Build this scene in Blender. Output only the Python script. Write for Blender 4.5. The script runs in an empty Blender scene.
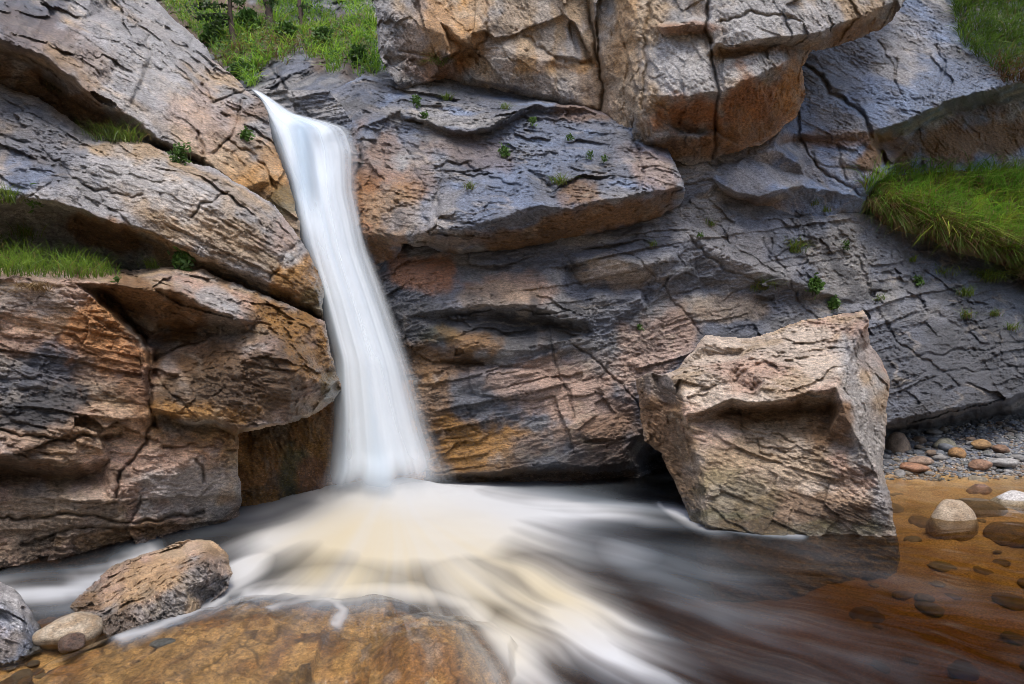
import bpy, math, random
import numpy as np
from mathutils import Vector
from mathutils.geometry import delaunay_2d_cdt

random.seed(7)
RNG = np.random.default_rng(7)
R = math.radians
sc = bpy.context.scene
col = sc.collection

# ------------------------------------------------------------------ camera, sky, sun, exposure
F, CX, CY, CAMZ = 682.67, 512.0, 342.0, 1.6
cam = bpy.data.cameras.new('camera')
cam.lens = 24.0; cam.sensor_width = 36.0; cam.clip_end = 300.0; cam.clip_start = 0.05
camo = bpy.data.objects.new('camera', cam); col.objects.link(camo)
camo.location = (0, 0, CAMZ); camo.rotation_euler = (R(90), 0, 0)
sc.camera = camo
sc.cycles.filter_width = 1.0; sc.cycles.transparent_max_bounces = 24

SUN_EL, SUN_AZ = R(68), R(165)          # azimuth measured from +Y clockwise: behind the camera, to the right
world = bpy.data.worlds.new('World'); sc.world = world; world.use_nodes = True
wn = world.node_tree; wn.nodes.clear()
sky = wn.nodes.new('ShaderNodeTexSky'); sky.sky_type = 'NISHITA'; sky.sun_disc = False
sky.sun_elevation = SUN_EL; sky.sun_rotation = SUN_AZ; sky.dust_density = 3.0; sky.air_density = 1.0; sky.ozone_density = 1.0
bg = wn.nodes.new('ShaderNodeBackground'); bg.inputs[1].default_value = 0.15
wo = wn.nodes.new('ShaderNodeOutputWorld')
wn.links.new(sky.outputs[0], bg.inputs[0]); wn.links.new(bg.outputs[0], wo.inputs[0])
sl = bpy.data.lights.new('sun', 'SUN'); sl.energy = 1.0; sl.angle = R(24); sl.color = (1.0, 0.94, 0.85)
so = bpy.data.objects.new('sun', sl); col.objects.link(so); so.location = (3, -4, 12)
sdir = Vector((math.sin(SUN_AZ)*math.cos(SUN_EL), math.cos(SUN_AZ)*math.cos(SUN_EL), math.sin(SUN_EL)))
so.rotation_euler = (-sdir).to_track_quat('-Z', 'Y').to_euler()
vs = sc.view_settings
vs.view_transform = 'Standard'; vs.look = 'None'; vs.exposure = 1.05; vs.gamma = 1.0; vs.use_curve_mapping = False

# ------------------------------------------------------------------ numeric helpers
_G = np.random.default_rng(11).normal(size=(4096, 3)); _G /= np.linalg.norm(_G, axis=1)[:, None]
_U = np.random.default_rng(12).random((4096, 4))

def hsh(i, j, k, seed=0):
    i = i.astype(np.int64); j = j.astype(np.int64); k = k.astype(np.int64)
    h = (i*73856093) ^ (j*19349663) ^ (k*83492791) ^ (seed*2654435761)
    h = (h ^ (h >> 13))*1274126177
    return (h ^ (h >> 16)) & 4095

def gnoise(p, seed=0):
    c = np.floor(p); f = p-c
    w = f*f*f*(f*(f*6-15)+10)
    out = 0
    for dx in (0, 1):
        wx = w[:, 0] if dx else 1-w[:, 0]
        for dy in (0, 1):
            wy = w[:, 1] if dy else 1-w[:, 1]
            for dz in (0, 1):
                wz = w[:, 2] if dz else 1-w[:, 2]
                g = _G[hsh(c[:, 0]+dx, c[:, 1]+dy, c[:, 2]+dz, seed)]
                out = out + wx*wy*wz*(g[:, 0]*(f[:, 0]-dx)+g[:, 1]*(f[:, 1]-dy)+g[:, 2]*(f[:, 2]-dz))
    return out*1.5

def fbm(p, o=4, seed=0, gain=0.5, ridge=False):
    a, s = 1.0, 0
    for i in range(o):
        n = gnoise(p*(2.03**i)+i*17.3, seed+i)
        s = s+a*((0.5-np.abs(n))*2-0.5 if ridge else n)
        a *= gain
    return s

def plates(p, seed=0, blocky=False):
    """Cells with a randomly tilted face each: chipped rock. Gives tilt displacement, gap to next cell, a random number."""
    c = np.floor(p)
    f1 = np.full(len(p), 9.0); f2 = np.full(len(p), 9.0); env = np.full(len(p), 9.0); dsp = np.zeros(len(p)); rid = np.zeros(len(p))
    for dx in (-1, 0, 1):
        for dy in (-1, 0, 1):
            for dz in (-1, 0, 1):
                h = hsh(c[:, 0]+dx, c[:, 1]+dy, c[:, 2]+dz, seed)
                u = _U[h]
                d = p-(c+np.array([dx, dy, dz])+(u[:, :3]*.7+.15 if blocky else u[:, :3]))
                q = np.abs(d).max(1)+.12*np.abs(d).sum(1) if blocky else np.abs(d).sum(1)*0.45+np.sqrt((d*d).sum(1))*0.55
                b = q < f1
                env = np.minimum(env, q*.8+.75*(_G[(h*7+3) & 4095]*d).sum(1)+u[:, 3]*.25)
                f2 = np.where(b, f1, np.minimum(f2, q))
                g = _G[h]
                dsp = np.where(b, (g*d).sum(1)+(u[:, 3]-0.5)*(.9 if blocky else .45), dsp)
                rid = np.where(b, u[:, 3], rid)
                f1 = np.where(b, q, f1)
    return dsp, f2-f1, rid, env-.25

def sstep(a, b, x):
    t = np.clip((x-a)/(b-a), 0, 1); return t*t*(3-2*t)

def seg_dist(x, y, pts):
    d = np.full(x.shape, 1e9)
    for (x0, y0), (x1, y1) in zip(pts[:-1], pts[1:]):
        vx, vy = x1-x0, y1-y0; L = vx*vx+vy*vy+1e-9
        t = np.clip(((x-x0)*vx+(y-y0)*vy)/L, 0, 1)
        d = np.minimum(d, np.hypot(x-x0-t*vx, y-y0-t*vy))
    return d

def inside(x, y, poly):
    r = np.zeros(x.shape, bool); n = len(poly)
    for i in range(n):
        (x0, y0), (x1, y1) = poly[i], poly[(i+1) % n]
        if y0 == y1: continue
        c = (y0 > y) != (y1 > y)
        r ^= c & (x < (x1-x0)*(y-y0)/(y1-y0)+x0)
    return r

def box(a, r):
    if r < 1: return a
    for ax in (0, 1):
        p = np.pad(a, [(r+1, r) if i == ax else (0, 0) for i in (0, 1)], mode='edge')
        cs = np.cumsum(p, axis=ax)
        n = 2*r+1
        a = (np.take(cs, range(n, cs.shape[ax]), ax)-np.take(cs, range(0, cs.shape[ax]-n), ax))/n
    return a

def lin(c):
    c = np.asarray(c, float); return np.where(c <= 0.04045, c/12.92, ((c+0.055)/1.055)**2.4)

def new_obj(name, me, mat, parent=None, base=None):
    if base is not None:
        n = len(me.vertices); a = np.empty(n*3, np.float32); me.vertices.foreach_get('co', a)
        a = (a.reshape(-1, 3)-np.array(base, np.float32)).ravel(); me.vertices.foreach_set('co', a)
    o = bpy.data.objects.new(name, me); col.objects.link(o)
    if base is not None: o.location = base
    if mat: me.materials.append(mat)
    if parent: o.parent = parent
    return o

def mesh_np(name, V, faces, k, attrs=None, smooth=True):
    me = bpy.data.meshes.new(name)
    V = np.ascontiguousarray(V, np.float32); faces = np.ascontiguousarray(faces, np.int32)
    me.vertices.add(len(V)); me.vertices.foreach_set('co', V.ravel())
    nf = len(faces)
    me.loops.add(nf*k); me.loops.foreach_set('vertex_index', faces.ravel())
    me.polygons.add(nf); me.polygons.foreach_set('loop_start', np.arange(0, nf*k, k, dtype=np.int32))
    if smooth: me.polygons.foreach_set('use_smooth', np.ones(nf, bool))
    me.update(calc_edges=True)
    for an, av in (attrs or {}).items():
        av = np.asarray(av, np.float32)
        if av.ndim == 2:
            at = me.attributes.new(an, 'FLOAT_COLOR', 'POINT')
            at.data.foreach_set('color', np.c_[av, np.ones(len(av), np.float32)].astype(np.float32).ravel())
        else:
            at = me.attributes.new(an, 'FLOAT', 'POINT'); at.data.foreach_set('value', av)
    return me

def tag(o, label=None, cat=None, group=None, kind=None):
    if label: o['label'] = label
    if cat: o['category'] = cat
    if group: o['group'] = group
    if kind: o['kind'] = kind
    return o

# ------------------------------------------------------------------ materials
def nt(name):
    m = bpy.data.materials.new(name); m.use_nodes = True
    t = m.node_tree; t.nodes.clear()
    out = t.nodes.new('ShaderNodeOutputMaterial')
    return m, t, out

def N(t, typ, **kw):
    n = t.nodes.new('ShaderNode'+typ)
    for k, v in kw.items():
        if k.startswith('i_'): n.inputs[k[2:].replace('_', ' ')].default_value = v
        else: setattr(n, k, v)
    return n

def rock_material(name, fine=1.0, bump=1.0):
    m, t, out = nt(name); L = t.links.new
    bs = N(t, 'BsdfPrincipled'); L(bs.outputs[0], out.inputs[0])
    tc = N(t, 'TexCoord')
    ca = N(t, 'Attribute', attribute_name='col'); wa = N(t, 'Attribute', attribute_name='wet')
    n1 = N(t, 'TexNoise', i_Scale=26*fine, i_Detail=7.0, i_Roughness=0.72)
    n2 = N(t, 'TexNoise', i_Scale=130*fine, i_Detail=3.0, i_Roughness=0.7)
    mp = N(t, 'Mapping'); mp.inputs['Scale'].default_value = (1, 1, 2.4); mp.inputs['Rotation'].default_value = (0, R(22), 0)
    L(tc.outputs['Object'], mp.inputs[0])
    L(mp.outputs[0], n1.inputs['Vector']); L(tc.outputs['Object'], n2.inputs['Vector'])
    r1 = N(t, 'MapRange'); r1.inputs[1].default_value = 0.3; r1.inputs[2].default_value = 0.7; r1.inputs[3].default_value = 0.3; r1.inputs[4].default_value = 1.7
    L(n1.outputs[0], r1.inputs[0])
    r2 = N(t, 'MapRange'); r2.inputs[1].default_value = 0.3; r2.inputs[2].default_value = 0.7; r2.inputs[3].default_value = 0.55; r2.inputs[4].default_value = 1.45
    L(n2.outputs[0], r2.inputs[0])
    mu = N(t, 'Math', operation='MULTIPLY'); L(r1.outputs[0], mu.inputs[0]); L(r2.outputs[0], mu.inputs[1])
    wd = N(t, 'MapRange'); wd.inputs[3].default_value = 1.0; wd.inputs[4].default_value = 0.62; L(wa.outputs['Fac'], wd.inputs[0])
    mu2 = N(t, 'Math', operation='MULTIPLY'); L(mu.outputs[0], mu2.inputs[0]); L(wd.outputs[0], mu2.inputs[1])
    sv = N(t, 'VectorMath', operation='SCALE'); L(ca.outputs['Color'], sv.inputs[0]); L(mu2.outputs[0], sv.inputs['Scale'])
    L(sv.outputs[0], bs.inputs['Base Color'])
    rr = N(t, 'MapRange'); rr.inputs[3].default_value = 0.6; rr.inputs[4].default_value = 0.24; L(wa.outputs['Fac'], rr.inputs[0])
    ra = N(t, 'Math', operation='MULTIPLY_ADD'); L(n1.outputs[0], ra.inputs[0]); ra.inputs[1].default_value = 0.25; 
    rs = N(t, 'Math', operation='SUBTRACT'); L(rr.outputs[0], rs.inputs[0]); rs.inputs[1].default_value = 0.12
    L(rs.outputs[0], ra.inputs[2]); L(ra.outputs[0], bs.inputs['Roughness'])
    bs.inputs['Specular IOR Level'].default_value = 0.5
    cw = N(t, 'Math', operation='MULTIPLY'); L(wa.outputs['Fac'], cw.inputs[0]); cw.inputs[1].default_value = .8; L(cw.outputs[0], bs.inputs['Coat Weight']); bs.inputs['Coat Roughness'].default_value = .14
    b1 = N(t, 'Bump', i_Strength=0.9*bump, i_Distance=0.045); b2 = N(t, 'Bump', i_Strength=0.7*bump, i_Distance=0.012)
    L(n1.outputs[0], b1.inputs['Height']); L(n2.outputs[0], b2.inputs['Height']); L(b1.outputs[0], b2.inputs['Normal'])
    L(b2.outputs[0], bs.inputs['Normal']); L(b1.outputs[0], bs.inputs['Coat Normal'])
    return m

M_rock = rock_material('weathered_rock')
M_stone = rock_material('stone', fine=2.2, bump=0.6)

def leaf_material(name, transl=0.35, rough=0.5):
    m, t, out = nt(name); L = t.links.new
    ca = N(t, 'Attribute', attribute_name='col')
    d = N(t, 'BsdfPrincipled'); d.inputs['Roughness'].default_value = rough
    tr = N(t, 'BsdfTranslucent'); mx = N(t, 'MixShader'); mx.inputs[0].default_value = transl
    L(ca.outputs['Color'], d.inputs['Base Color']); L(ca.outputs['Color'], tr.inputs['Color'])
    L(d.outputs[0], mx.inputs[1]); L(tr.outputs[0], mx.inputs[2]); L(mx.outputs[0], out.inputs[0])
    return m
M_grass = leaf_material('grass_blades')

def bark_material():
    m, t, out = nt('bark'); L = t.links.new
    bs = N(t, 'BsdfPrincipled'); bs.inputs['Roughness'].default_value = 0.9; L(bs.outputs[0], out.inputs[0])
    tc = N(t, 'TexCoord'); n = N(t, 'TexNoise', i_Scale=30.0, i_Detail=5.0); L(tc.outputs['Object'], n.inputs['Vector'])
    cr = N(t, 'ValToRGB'); cr.color_ramp.elements[0].color = (0.012, 0.009, 0.007, 1); cr.color_ramp.elements[1].color = (0.09, 0.06, 0.045, 1)
    L(n.outputs[0], cr.inputs[0]); L(cr.outputs[0], bs.inputs['Base Color'])
    b = N(t, 'Bump', i_Strength=0.8, i_Distance=0.02); L(n.outputs[0], b.inputs['Height']); L(b.outputs[0], bs.inputs['Normal'])
    return m
M_bark = bark_material()

# ------------------------------------------------------------------ palette; rock paint also uses it for warm bounce, shade and sheen
C = dict(grey=(.25,.242,.235), lgrey=(.38,.37,.36), tan=(.37,.28,.19), pink=(.40,.285,.225), ochre=(.37,.195,.06), orange=(.42,.20,.075),
         brown=(.195,.112,.055), dbrown=(.125,.076,.040), dark=(.075,.076,.082), slate=(.14,.15,.178), blue=(.18,.225,.32), rust=(.27,.125,.055),
         cream=(.52,.44,.34), moss=(.075,.085,.022), terra=(.40,.20,.115), sand=(.48,.405,.335), gold=(.46,.31,.18), black=(.03,.029,.03), earth=(.10,.062,.035), ash=(.31,.30,.30))
def cc(n): return np.array(C[n])

# ------------------------------------------------------------------ rock builder: creased control lines -> chipped, layered surface
DX0, DX1, DY0, DY1 = -420, 1480, -420, 760
DEPTH = np.full((DY1-DY0, DX1-DX0), 1e3)

def axis(a, b, fa, fb, step, coarse=9):
    lo = np.arange(a, fa, coarse) if a < fa else np.array([])
    hi = np.arange(fb+coarse, b+coarse, coarse) if b > fb else np.array([])
    return np.concatenate([lo, np.arange(max(a, fa), min(b, fb)+step*0.5, step), hi])

def base_inv(lines, bx, blur):
    x0, y0, x1, y1 = bx
    pts, edges, inv = [], [], []
    idx = {}
    def add(x, y, Y):
        k = (round(x, 1), round(y, 1))
        if k not in idx:
            idx[k] = len(pts); pts.append(Vector((x, y))); inv.append(1.0/Y)
        return idx[k]
    for ln in lines:
        ids = [add(*p) for p in ln]
        for a, b in zip(ids[:-1], ids[1:]):
            if a != b: edges.append((a, b))
    P0 = np.array([(p.x, p.y) for p in pts]); I0 = np.array(inv)
    for x, y in [(x0, y0), (x1, y0), (x0, y1), (x1, y1), ((x0+x1)/2, y0), ((x0+x1)/2, y1), (x0, (y0+y1)/2), (x1, (y0+y1)/2)]:
        d = np.hypot(P0[:, 0]-x, P0[:, 1]-y); w = 1/(d+5)**3; add(x, y, 1/((w*I0).sum()/w.sum()))
    V, E, Fc, ov, oe, of = delaunay_2d_cdt(pts, edges, [], 0, 0.01)
    iv = []
    for k, v in enumerate(V):
        if ov[k]: iv.append(inv[ov[k][0]])
        else:     # crossing of two lines
            d = np.hypot(P0[:, 0]-v.x, P0[:, 1]-v.y); iv.append(I0[d.argmin()])
    W, H = int(x1-x0)+1, int(y1-y0)+1
    G = np.full((H, W), np.nan)
    for f in Fc:
        a, b, c = (V[i] for i in f); ia, ib, ic = (iv[i] for i in f)
        xa, xb = max(0, int(min(a.x, b.x, c.x)-x0)), min(W, int(max(a.x, b.x, c.x)-x0)+2)
        ya, yb = max(0, int(min(a.y, b.y, c.y)-y0)), min(H, int(max(a.y, b.y, c.y)-y0)+2)
        if xb <= xa or yb <= ya: continue
        gx, gy = np.meshgrid(np.arange(xa, xb)+x0, np.arange(ya, yb)+y0)
        den = (b.y-c.y)*(a.x-c.x)+(c.x-b.x)*(a.y-c.y)
        if abs(den) < 1e-9: continue
        u = ((b.y-c.y)*(gx-c.x)+(c.x-b.x)*(gy-c.y))/den; v = ((c.y-a.y)*(gx-c.x)+(a.x-c.x)*(gy-c.y))/den; w = 1-u-v
        m = (u >= -1e-6) & (v >= -1e-6) & (w >= -1e-6)
        s = G[ya:yb, xa:xb]; s[m] = (u*ia+v*ib+w*ic)[m]
    if np.isnan(G).any(): G = np.where(np.isnan(G), np.nanmean(G), G)
    return box(box(G, blur), blur)

def bilin(G, x, y):
    H, W = G.shape
    x = np.clip(x, 0, W-1.001); y = np.clip(y, 0, H-1.001)
    i = x.astype(int); j = y.astype(int); fx = x-i; fy = y-j
    return (G[j, i]*(1-fx)+G[j, i+1]*fx)*(1-fy)+(G[j+1, i]*(1-fx)+G[j+1, i+1]*fx)*fy

def to_world(x, y, Y):
    return np.c_[(x-CX)/F*Y, Y, CAMZ+(CY-y)/F*Y]

def relief(name, label, cat, outline, lines, base=('grey', 'tan', 'slate'), paint=(), cracks=(), wets=(), angle=0, aniso=2.0,
           pl=((.75, .17), (.26, .085), (.11, .042), (.05, .020)), strata=(0.12, 0.03), rough=0.02, warp=3.5, roll=(4, 0.10), blur=1, step=1.0,
           thick=1.2, closed=False, seed=1, mat=None, kind=None, waterline=None, group=None, edge=3.0, grain=1.0, crackle=.4, sharp=.55):
    ox = [p[0] for p in outline]; oy = [p[1] for p in outline]
    x0, x1, y0, y1 = min(ox)-6, max(ox)+6, min(oy)-6, max(oy)+6
    G = base_inv(lines, (x0, y0, x1, y1), blur)
    xs = axis(x0, x1, -60, 1084, step); ys = axis(y0, y1, -40, 700, step)
    gx, gy = np.meshgrid(xs, ys); shp = gx.shape
    x, y = gx.ravel(), gy.ravel()
    q = np.c_[x/60, y/60, np.full(len(x), seed*3.7)]
    wx = fbm(q, 4, seed*31+1)+0.5*fbm(q*5, 2, seed*31+5); wy = fbm(q+51, 4, seed*31+2)+0.5*fbm(q*5+9, 2, seed*31+6)
    Y = 1/bilin(G, x+wx*warp-x0, y+wy*warp-y0)
    p = to_world(x, y, Y)
    a = R(angle); ca, sa = math.cos(a), math.sin(a)
    s = np.c_[(p[:, 0]*ca-p[:, 2]*sa)/aniso, p[:, 1], p[:, 0]*sa+p[:, 2]*ca]       # along / depth / across the bedding
    dwarp = np.c_[fbm(p*1.3, 3, seed+60), fbm(p*1.3+7, 3, seed+61), fbm(p*1.3+13, 3, seed+62)]
    s2 = s+dwarp*.03+np.c_[fbm(p*9, 2, seed+63), fbm(p*9+7, 2, seed+64), fbm(p*9+13, 2, seed+65)]*.005
    disp = fbm(p*0.9, 2, seed+3)*rough*1.5+fbm(p*4.0, 3, seed+4)*rough*0.8
    worn = .45+.85*sstep(-.3, .4, fbm(p*1.1+77, 2, seed+99))
    tone = np.zeros(len(x)); cr = np.zeros(len(x))
    for n, (sz, am) in enumerate(pl):
        dsp, gp, rid, env = plates(s2/sz, seed*7+n, n < 2)
        e_ = (.25, .3, sharp, .3)[min(n, 3)]
        am = am*(.22+1.0*sstep(-.30, .45, fbm(p*.85+n*23+seed, 2, seed+95+n)))     # worn smooth here, freshly broken there
        disp += am*(dsp*(1-.75*e_)+1.35*e_*env*(1 if (n+seed) % 3 else -1))
        k = np.clip(1-gp/0.05, 0, 1)
        rk = sstep(.15, .5, fbm(p*1.7+n*9, 2, seed+70+n))
        disp += k*k*am*(0.5)*crackle*rk
        tone += (rid-0.5)*(0.35, 0.45, 0.45, .4)[min(n, 3)]
        cr = np.maximum(cr, k*rk)
    if strata[1]:
        t = (s2[:, 2]+0.025*fbm(s*2.5, 3, seed+8))/strata[0]
        fr = t-np.floor(t); lay = _U[hsh(np.floor(t), np.floor(t)*0, np.floor(t)*0, seed)]
        msk = sstep(-.25, .25, fbm(p*1.1+3, 2, seed+90))
        disp += strata[1]*((1-fr)*0.9*lay[:, 1]+lay[:, 0]*0.8-0.5)*msk*-1
        tone += (lay[:, 2]-.5)*0.35*msk
    disp += fbm(s*np.array([1, 1, 1.6])*13, 3, seed+21, ridge=True)*0.024*grain*worn
    disp += fbm(s*np.array([1, 1, 1.6])*45, 2, seed+22, ridge=True)*0.010*grain*worn
    for c in cracks:
        w, d, pts = c
        dd = seg_dist(x+wx*6, y+wy*6, pts)
        disp += d*np.exp(-(dd/w)**2)
    # outline with a broken edge, rounded away from the viewer
    xo, yo = x+wx*edge, y+wy*edge
    m = inside(xo, yo, outline)
    dd = seg_dist(xo, yo, outline+[outline[0]])
    rw, ra = roll
    if rw: disp += ra*(1-np.sqrt(np.clip(1-(1-np.clip(dd/rw, 0, 1))**2, 0, 1)))
    Y = Y+disp
    p = to_world(x, y, Y)
    # colour
    b0, b1, b2 = (cc(b) for b in base)
    k1 = sstep(-.25, .45, fbm(s*1.6+5, 4, seed+40)); k2 = sstep(0.0, .5, fbm(s*2.6+31, 4, seed+41))
    colr = b0[None]*(1-k1[:, None])+b1[None]*k1[:, None]
    colr = colr*(1-k2[:, None]*.8)+b2[None]*k2[:, None]*.8
    en = fbm(np.c_[x/26, y/26, np.full(len(x), seed*1.1)], 4, seed+45)
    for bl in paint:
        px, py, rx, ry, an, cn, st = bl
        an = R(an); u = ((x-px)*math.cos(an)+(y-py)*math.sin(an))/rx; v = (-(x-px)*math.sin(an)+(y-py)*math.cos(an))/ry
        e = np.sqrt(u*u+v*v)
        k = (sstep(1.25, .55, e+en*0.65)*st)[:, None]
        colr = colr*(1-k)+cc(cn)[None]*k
    veins = sstep(.10, .0, np.abs(fbm(s*2.2+77, 3, seed+48)))*sstep(0.05, .4, fbm(p*1.4+60, 2, seed+49))
    colr = colr*(1-.3*veins[:, None])+cc('cream')[None]*.3*veins[:, None]
    gm = colr.mean(1, keepdims=True); colr = np.clip(gm+(colr-gm)*1.12, .008, 1)*1.22
    colr *= np.clip(1+tone*0.55, .45, 1.7)[:, None]
    wet = np.zeros(len(x))
    for px, py, rx, ry, an, st in wets:
        an = R(an); u = ((x-px)*math.cos(an)+(y-py)*math.sin(an))/rx; v = (-(x-px)*math.sin(an)+(y-py)*math.cos(an))/ry
        wet = np.maximum(wet, st*sstep(1.2, .6, np.sqrt(u*u+v*v)+en*.5))
    if waterline is not None:
        wet = np.maximum(wet, sstep(waterline, waterline*.3, p[:, 2]+0.12*en))
    # mesh
    mg = m.reshape(shp)
    qm = mg[:-1, :-1] & mg[1:, :-1] & mg[:-1, 1:] & mg[1:, 1:]
    ids = np.arange(len(x)).reshape(shp)
    quads = np.c_[ids[:-1, :-1][qm], ids[1:, :-1][qm], ids[1:, 1:][qm], ids[:-1, 1:][qm]]
    used = np.unique(quads); rem = np.full(len(x), -1); rem[used] = np.arange(len(used))
    V = p[used]; Fq = rem[quads]; colr = colr[used]; wet = wet[used]
    # rim: boundary edges pushed back
    e = np.concatenate([Fq[:, [0, 1]], Fq[:, [1, 2]], Fq[:, [2, 3]], Fq[:, [3, 0]]])
    key = np.minimum(e[:, 0], e[:, 1]).astype(np.int64)*len(V)+np.maximum(e[:, 0], e[:, 1])
    uq, inv_, cnt = np.unique(key, return_inverse=True, return_counts=True)
    be = e[cnt[inv_] == 1]
    cvec = np.array([0, 0, CAMZ])
    if closed:
        d = V-cvec; ctr = V.mean(0)
        Vb = V+d/np.linalg.norm(d, axis=1)[:, None]*thick
        Vb = Vb+(ctr+(ctr-cvec)/np.linalg.norm(ctr-cvec)*thick-Vb)*0.25
        nb = len(V)
        side = np.c_[be[:, 1], be[:, 0], be[:, 0]+nb, be[:, 1]+nb]
        back = Fq[:, ::-1]+nb
        V = np.r_[V, Vb]; colr = np.r_[colr, colr]; wet = np.r_[wet, wet]; Fall = np.r_[Fq, side, back]
    else:
        bv = np.unique(be); r2 = np.full(len(V), -1); r2[bv] = np.arange(len(bv))+len(V)
        d = V[bv]-cvec; Vb = V[bv]+d/np.linalg.norm(d, axis=1)[:, None]*thick
        side = np.c_[be[:, 1], be[:, 0], r2[be[:, 0]], r2[be[:, 1]]]
        V = np.r_[V, Vb]; colr = np.r_[colr, colr[bv]]; wet = np.r_[wet, wet[bv]]; Fall = np.r_[Fq, side]
    me = mesh_np(name, V, Fall, 4, {'col': colr, 'wet': wet})
    b = V.mean(0); b[2] = V[:, 2].min()
    o = new_obj(name, me, mat or M_rock, base=tuple(float(t) for t in b))
    tag(o, label, cat, group, kind)
    # remember the surface so plants and pebbles can be set on it
    xi = np.round(x[used]-DX0).astype(int); yi = np.round(y[used]-DY0).astype(int)
    ok = (xi >= 0) & (xi < DEPTH.shape[1]) & (yi >= 0) & (yi < DEPTH.shape[0])
    np.minimum.at(DEPTH, (yi[ok], xi[ok]), Y[used][ok])
    return o

def surf(px, py):
    j, i = int(round(py-DY0)), int(round(px-DX0))
    w = DEPTH[j-1:j+2, i-1:i+2]; w = w[w < 500]
    return float(w.min()) if len(w) else None

T = -330   # the rocks go on above the frame to here
# ------------------------------------------------------------------ left bank, three rock masses
relief('rock_outcrop', 'big grey rounded rock at the top left, uppermost on the left bank', 'rock',
  [(-420,T),(100,T),(128,-60),(150,-5),(168,14),(190,33),(205,45),(215,62),(232,74),(248,90),(259,98),(266,114),(272,140),(283,165),(294,195),(300,235),(306,262),(270,250),(200,210),(110,200),(-420,190)],
  [[(-420,T,9.0),(-90,T,11.5),(100,T,12.5)],[(-90,-90,8.6),(60,-90,9.8),(128,-60,10.3),(150,-5,10.0),(190,33,9.6),(215,62,9.2),(248,90,8.7),(264,112,8.3),(284,165,7.75),(300,235,7.3)],
   [(-420,0,5.8),(-90,-10,6.8),(0,0,7.4),(80,20,8.0),(150,60,8.0),(200,100,8.0),(245,130,7.8),(270,180,7.5)],
   [(-420,20,5.0),(-90,20,6.0),(0,37,6.3),(33,48,6.4),(67,75,6.5),(100,104,6.6),(140,121,6.8),(165,140,6.9),(200,158,7.0),(240,190,7.1)],
   [(120,60,7.5),(150,95,7.15),(200,130,7.25)],[(60,40,7.1),(100,70,6.95)],
   [(-420,40,6.2),(-90,36,7.0),(0,50,7.1),(30,64,7.2),(60,94,7.3),(95,118,7.3),(140,136,7.3),(198,168,7.35)],
   [(-420,190,6.5),(0,150,7.7),(100,170,7.6),(240,215,7.5),(300,262,7.4)]],
  base=('ash','tan','grey'), angle=38, aniso=2.0, strata=(.2,.03), seed=1, crackle=.25,
  paint=[(165,30,50,60,40,'lgrey',.7),(140,70,60,40,40,'lgrey',.55),(10,15,70,30,10,'slate',.9),(60,50,70,30,25,'brown',.45),(50,100,80,22,25,'brown',.8),(262,180,34,70,70,'ochre',.8),(230,150,40,30,30,'tan',.6),(255,110,14,30,70,'brown',.6),(205,120,40,30,30,'pink',.5),(280,205,16,40,65,'moss',.5)],  # lgrey: wet sheen painted pale; brown strip: overhang's stain plus bounced light
  cracks=[(1.5,.10,[(205,85),(210,100),(240,92),(250,84)]),(1.5,.08,[(195,130),(200,165)]),(1.5,.09,[(208,155),(226,140),(240,120),(243,100)]),(2.2,.10,[(130,105),(140,85),(150,65),(145,35)]),(1.5,.08,[(225,140),(262,165),(275,190)]),(1.5,.07,[(60,20),(78,45),(85,70)])],
  wets=[(165,30,60,50,40,.55),(10,10,60,30,0,.7),(284,200,18,60,65,.8)], blur=0)

relief('rock_shelf', 'smooth grey rock slab between the top left rock and the grassy wall', 'rock',
  [(-420,60),(-90,74),(0,84),(40,98),(70,118),(95,136),(140,141),(165,150),(195,163),(215,167),(228,178),(250,190),(275,203),(298,235),(308,255),(320,275),(326,292),(322,320),(300,318),(270,310),(180,300),(-420,330)],
  [[(-420,60,5.6),(-90,74,6.8),(0,84,7.0),(40,98,7.0),(95,138,6.9),(140,141,6.9),(215,168,6.9),(275,205,7.0),(308,255,6.9),(326,292,6.85)],
   [(-420,150,4.4),(-90,160,5.6),(0,150,6.15),(60,150,6.35),(100,165,6.15),(180,185,6.2),(250,225,6.3),(290,265,6.35),(318,290,6.5)],
   [(-420,215,4.1),(-90,215,5.3),(20,196,5.7),(60,204,5.6),(85,213,5.7),(115,223,5.8),(150,230,5.9),(168,242,6.0),(200,255,6.05),(240,268,6.15),(275,282,6.25),(322,312,6.6)],
   [(-420,228,4.6),(-90,226,5.8),(20,208,6.1),(60,215,6.3),(85,226,6.5),(115,238,6.6),(150,246,6.6),(168,256,6.5),(200,267,6.5),(240,281,6.6),(270,300,6.8),(318,320,7.0)],
   [(-420,330,5.2),(-90,310,6.2),(100,300,6.8),(200,300,6.8)]],
  base=('ash','tan','grey'), angle=28, aniso=2.6, strata=(.13,.05), seed=2,
  paint=[(160,190,90,26,22,'lgrey',.75),(30,150,60,40,20,'slate',.7),(20,175,30,20,20,'blue',.6),(235,235,40,30,35,'tan',.7),(305,280,26,40,60,'ochre',.85),(110,238,60,16,15,'brown',.9),(285,240,20,26,60,'pink',.5),(318,300,14,20,60,'moss',.5),(290,258,12,9,20,'lgrey',.9)],  # brown under the lip mixes iron stain with shade and warm bounce
  cracks=[(1.5,.08,[(190,218),(200,205),(225,195)]),(1.8,.09,[(165,245),(190,262),(225,268),(250,283)]),(1.8,.06,[(60,170),(90,190),(140,195)]),(1.8,.06,[(270,275),(285,255),(300,240)]),(1.8,.06,[(0,135),(40,150),(70,175)])],
  wets=[(315,285,22,40,60,.9),(20,150,60,30,10,.4)], blur=0)

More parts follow.
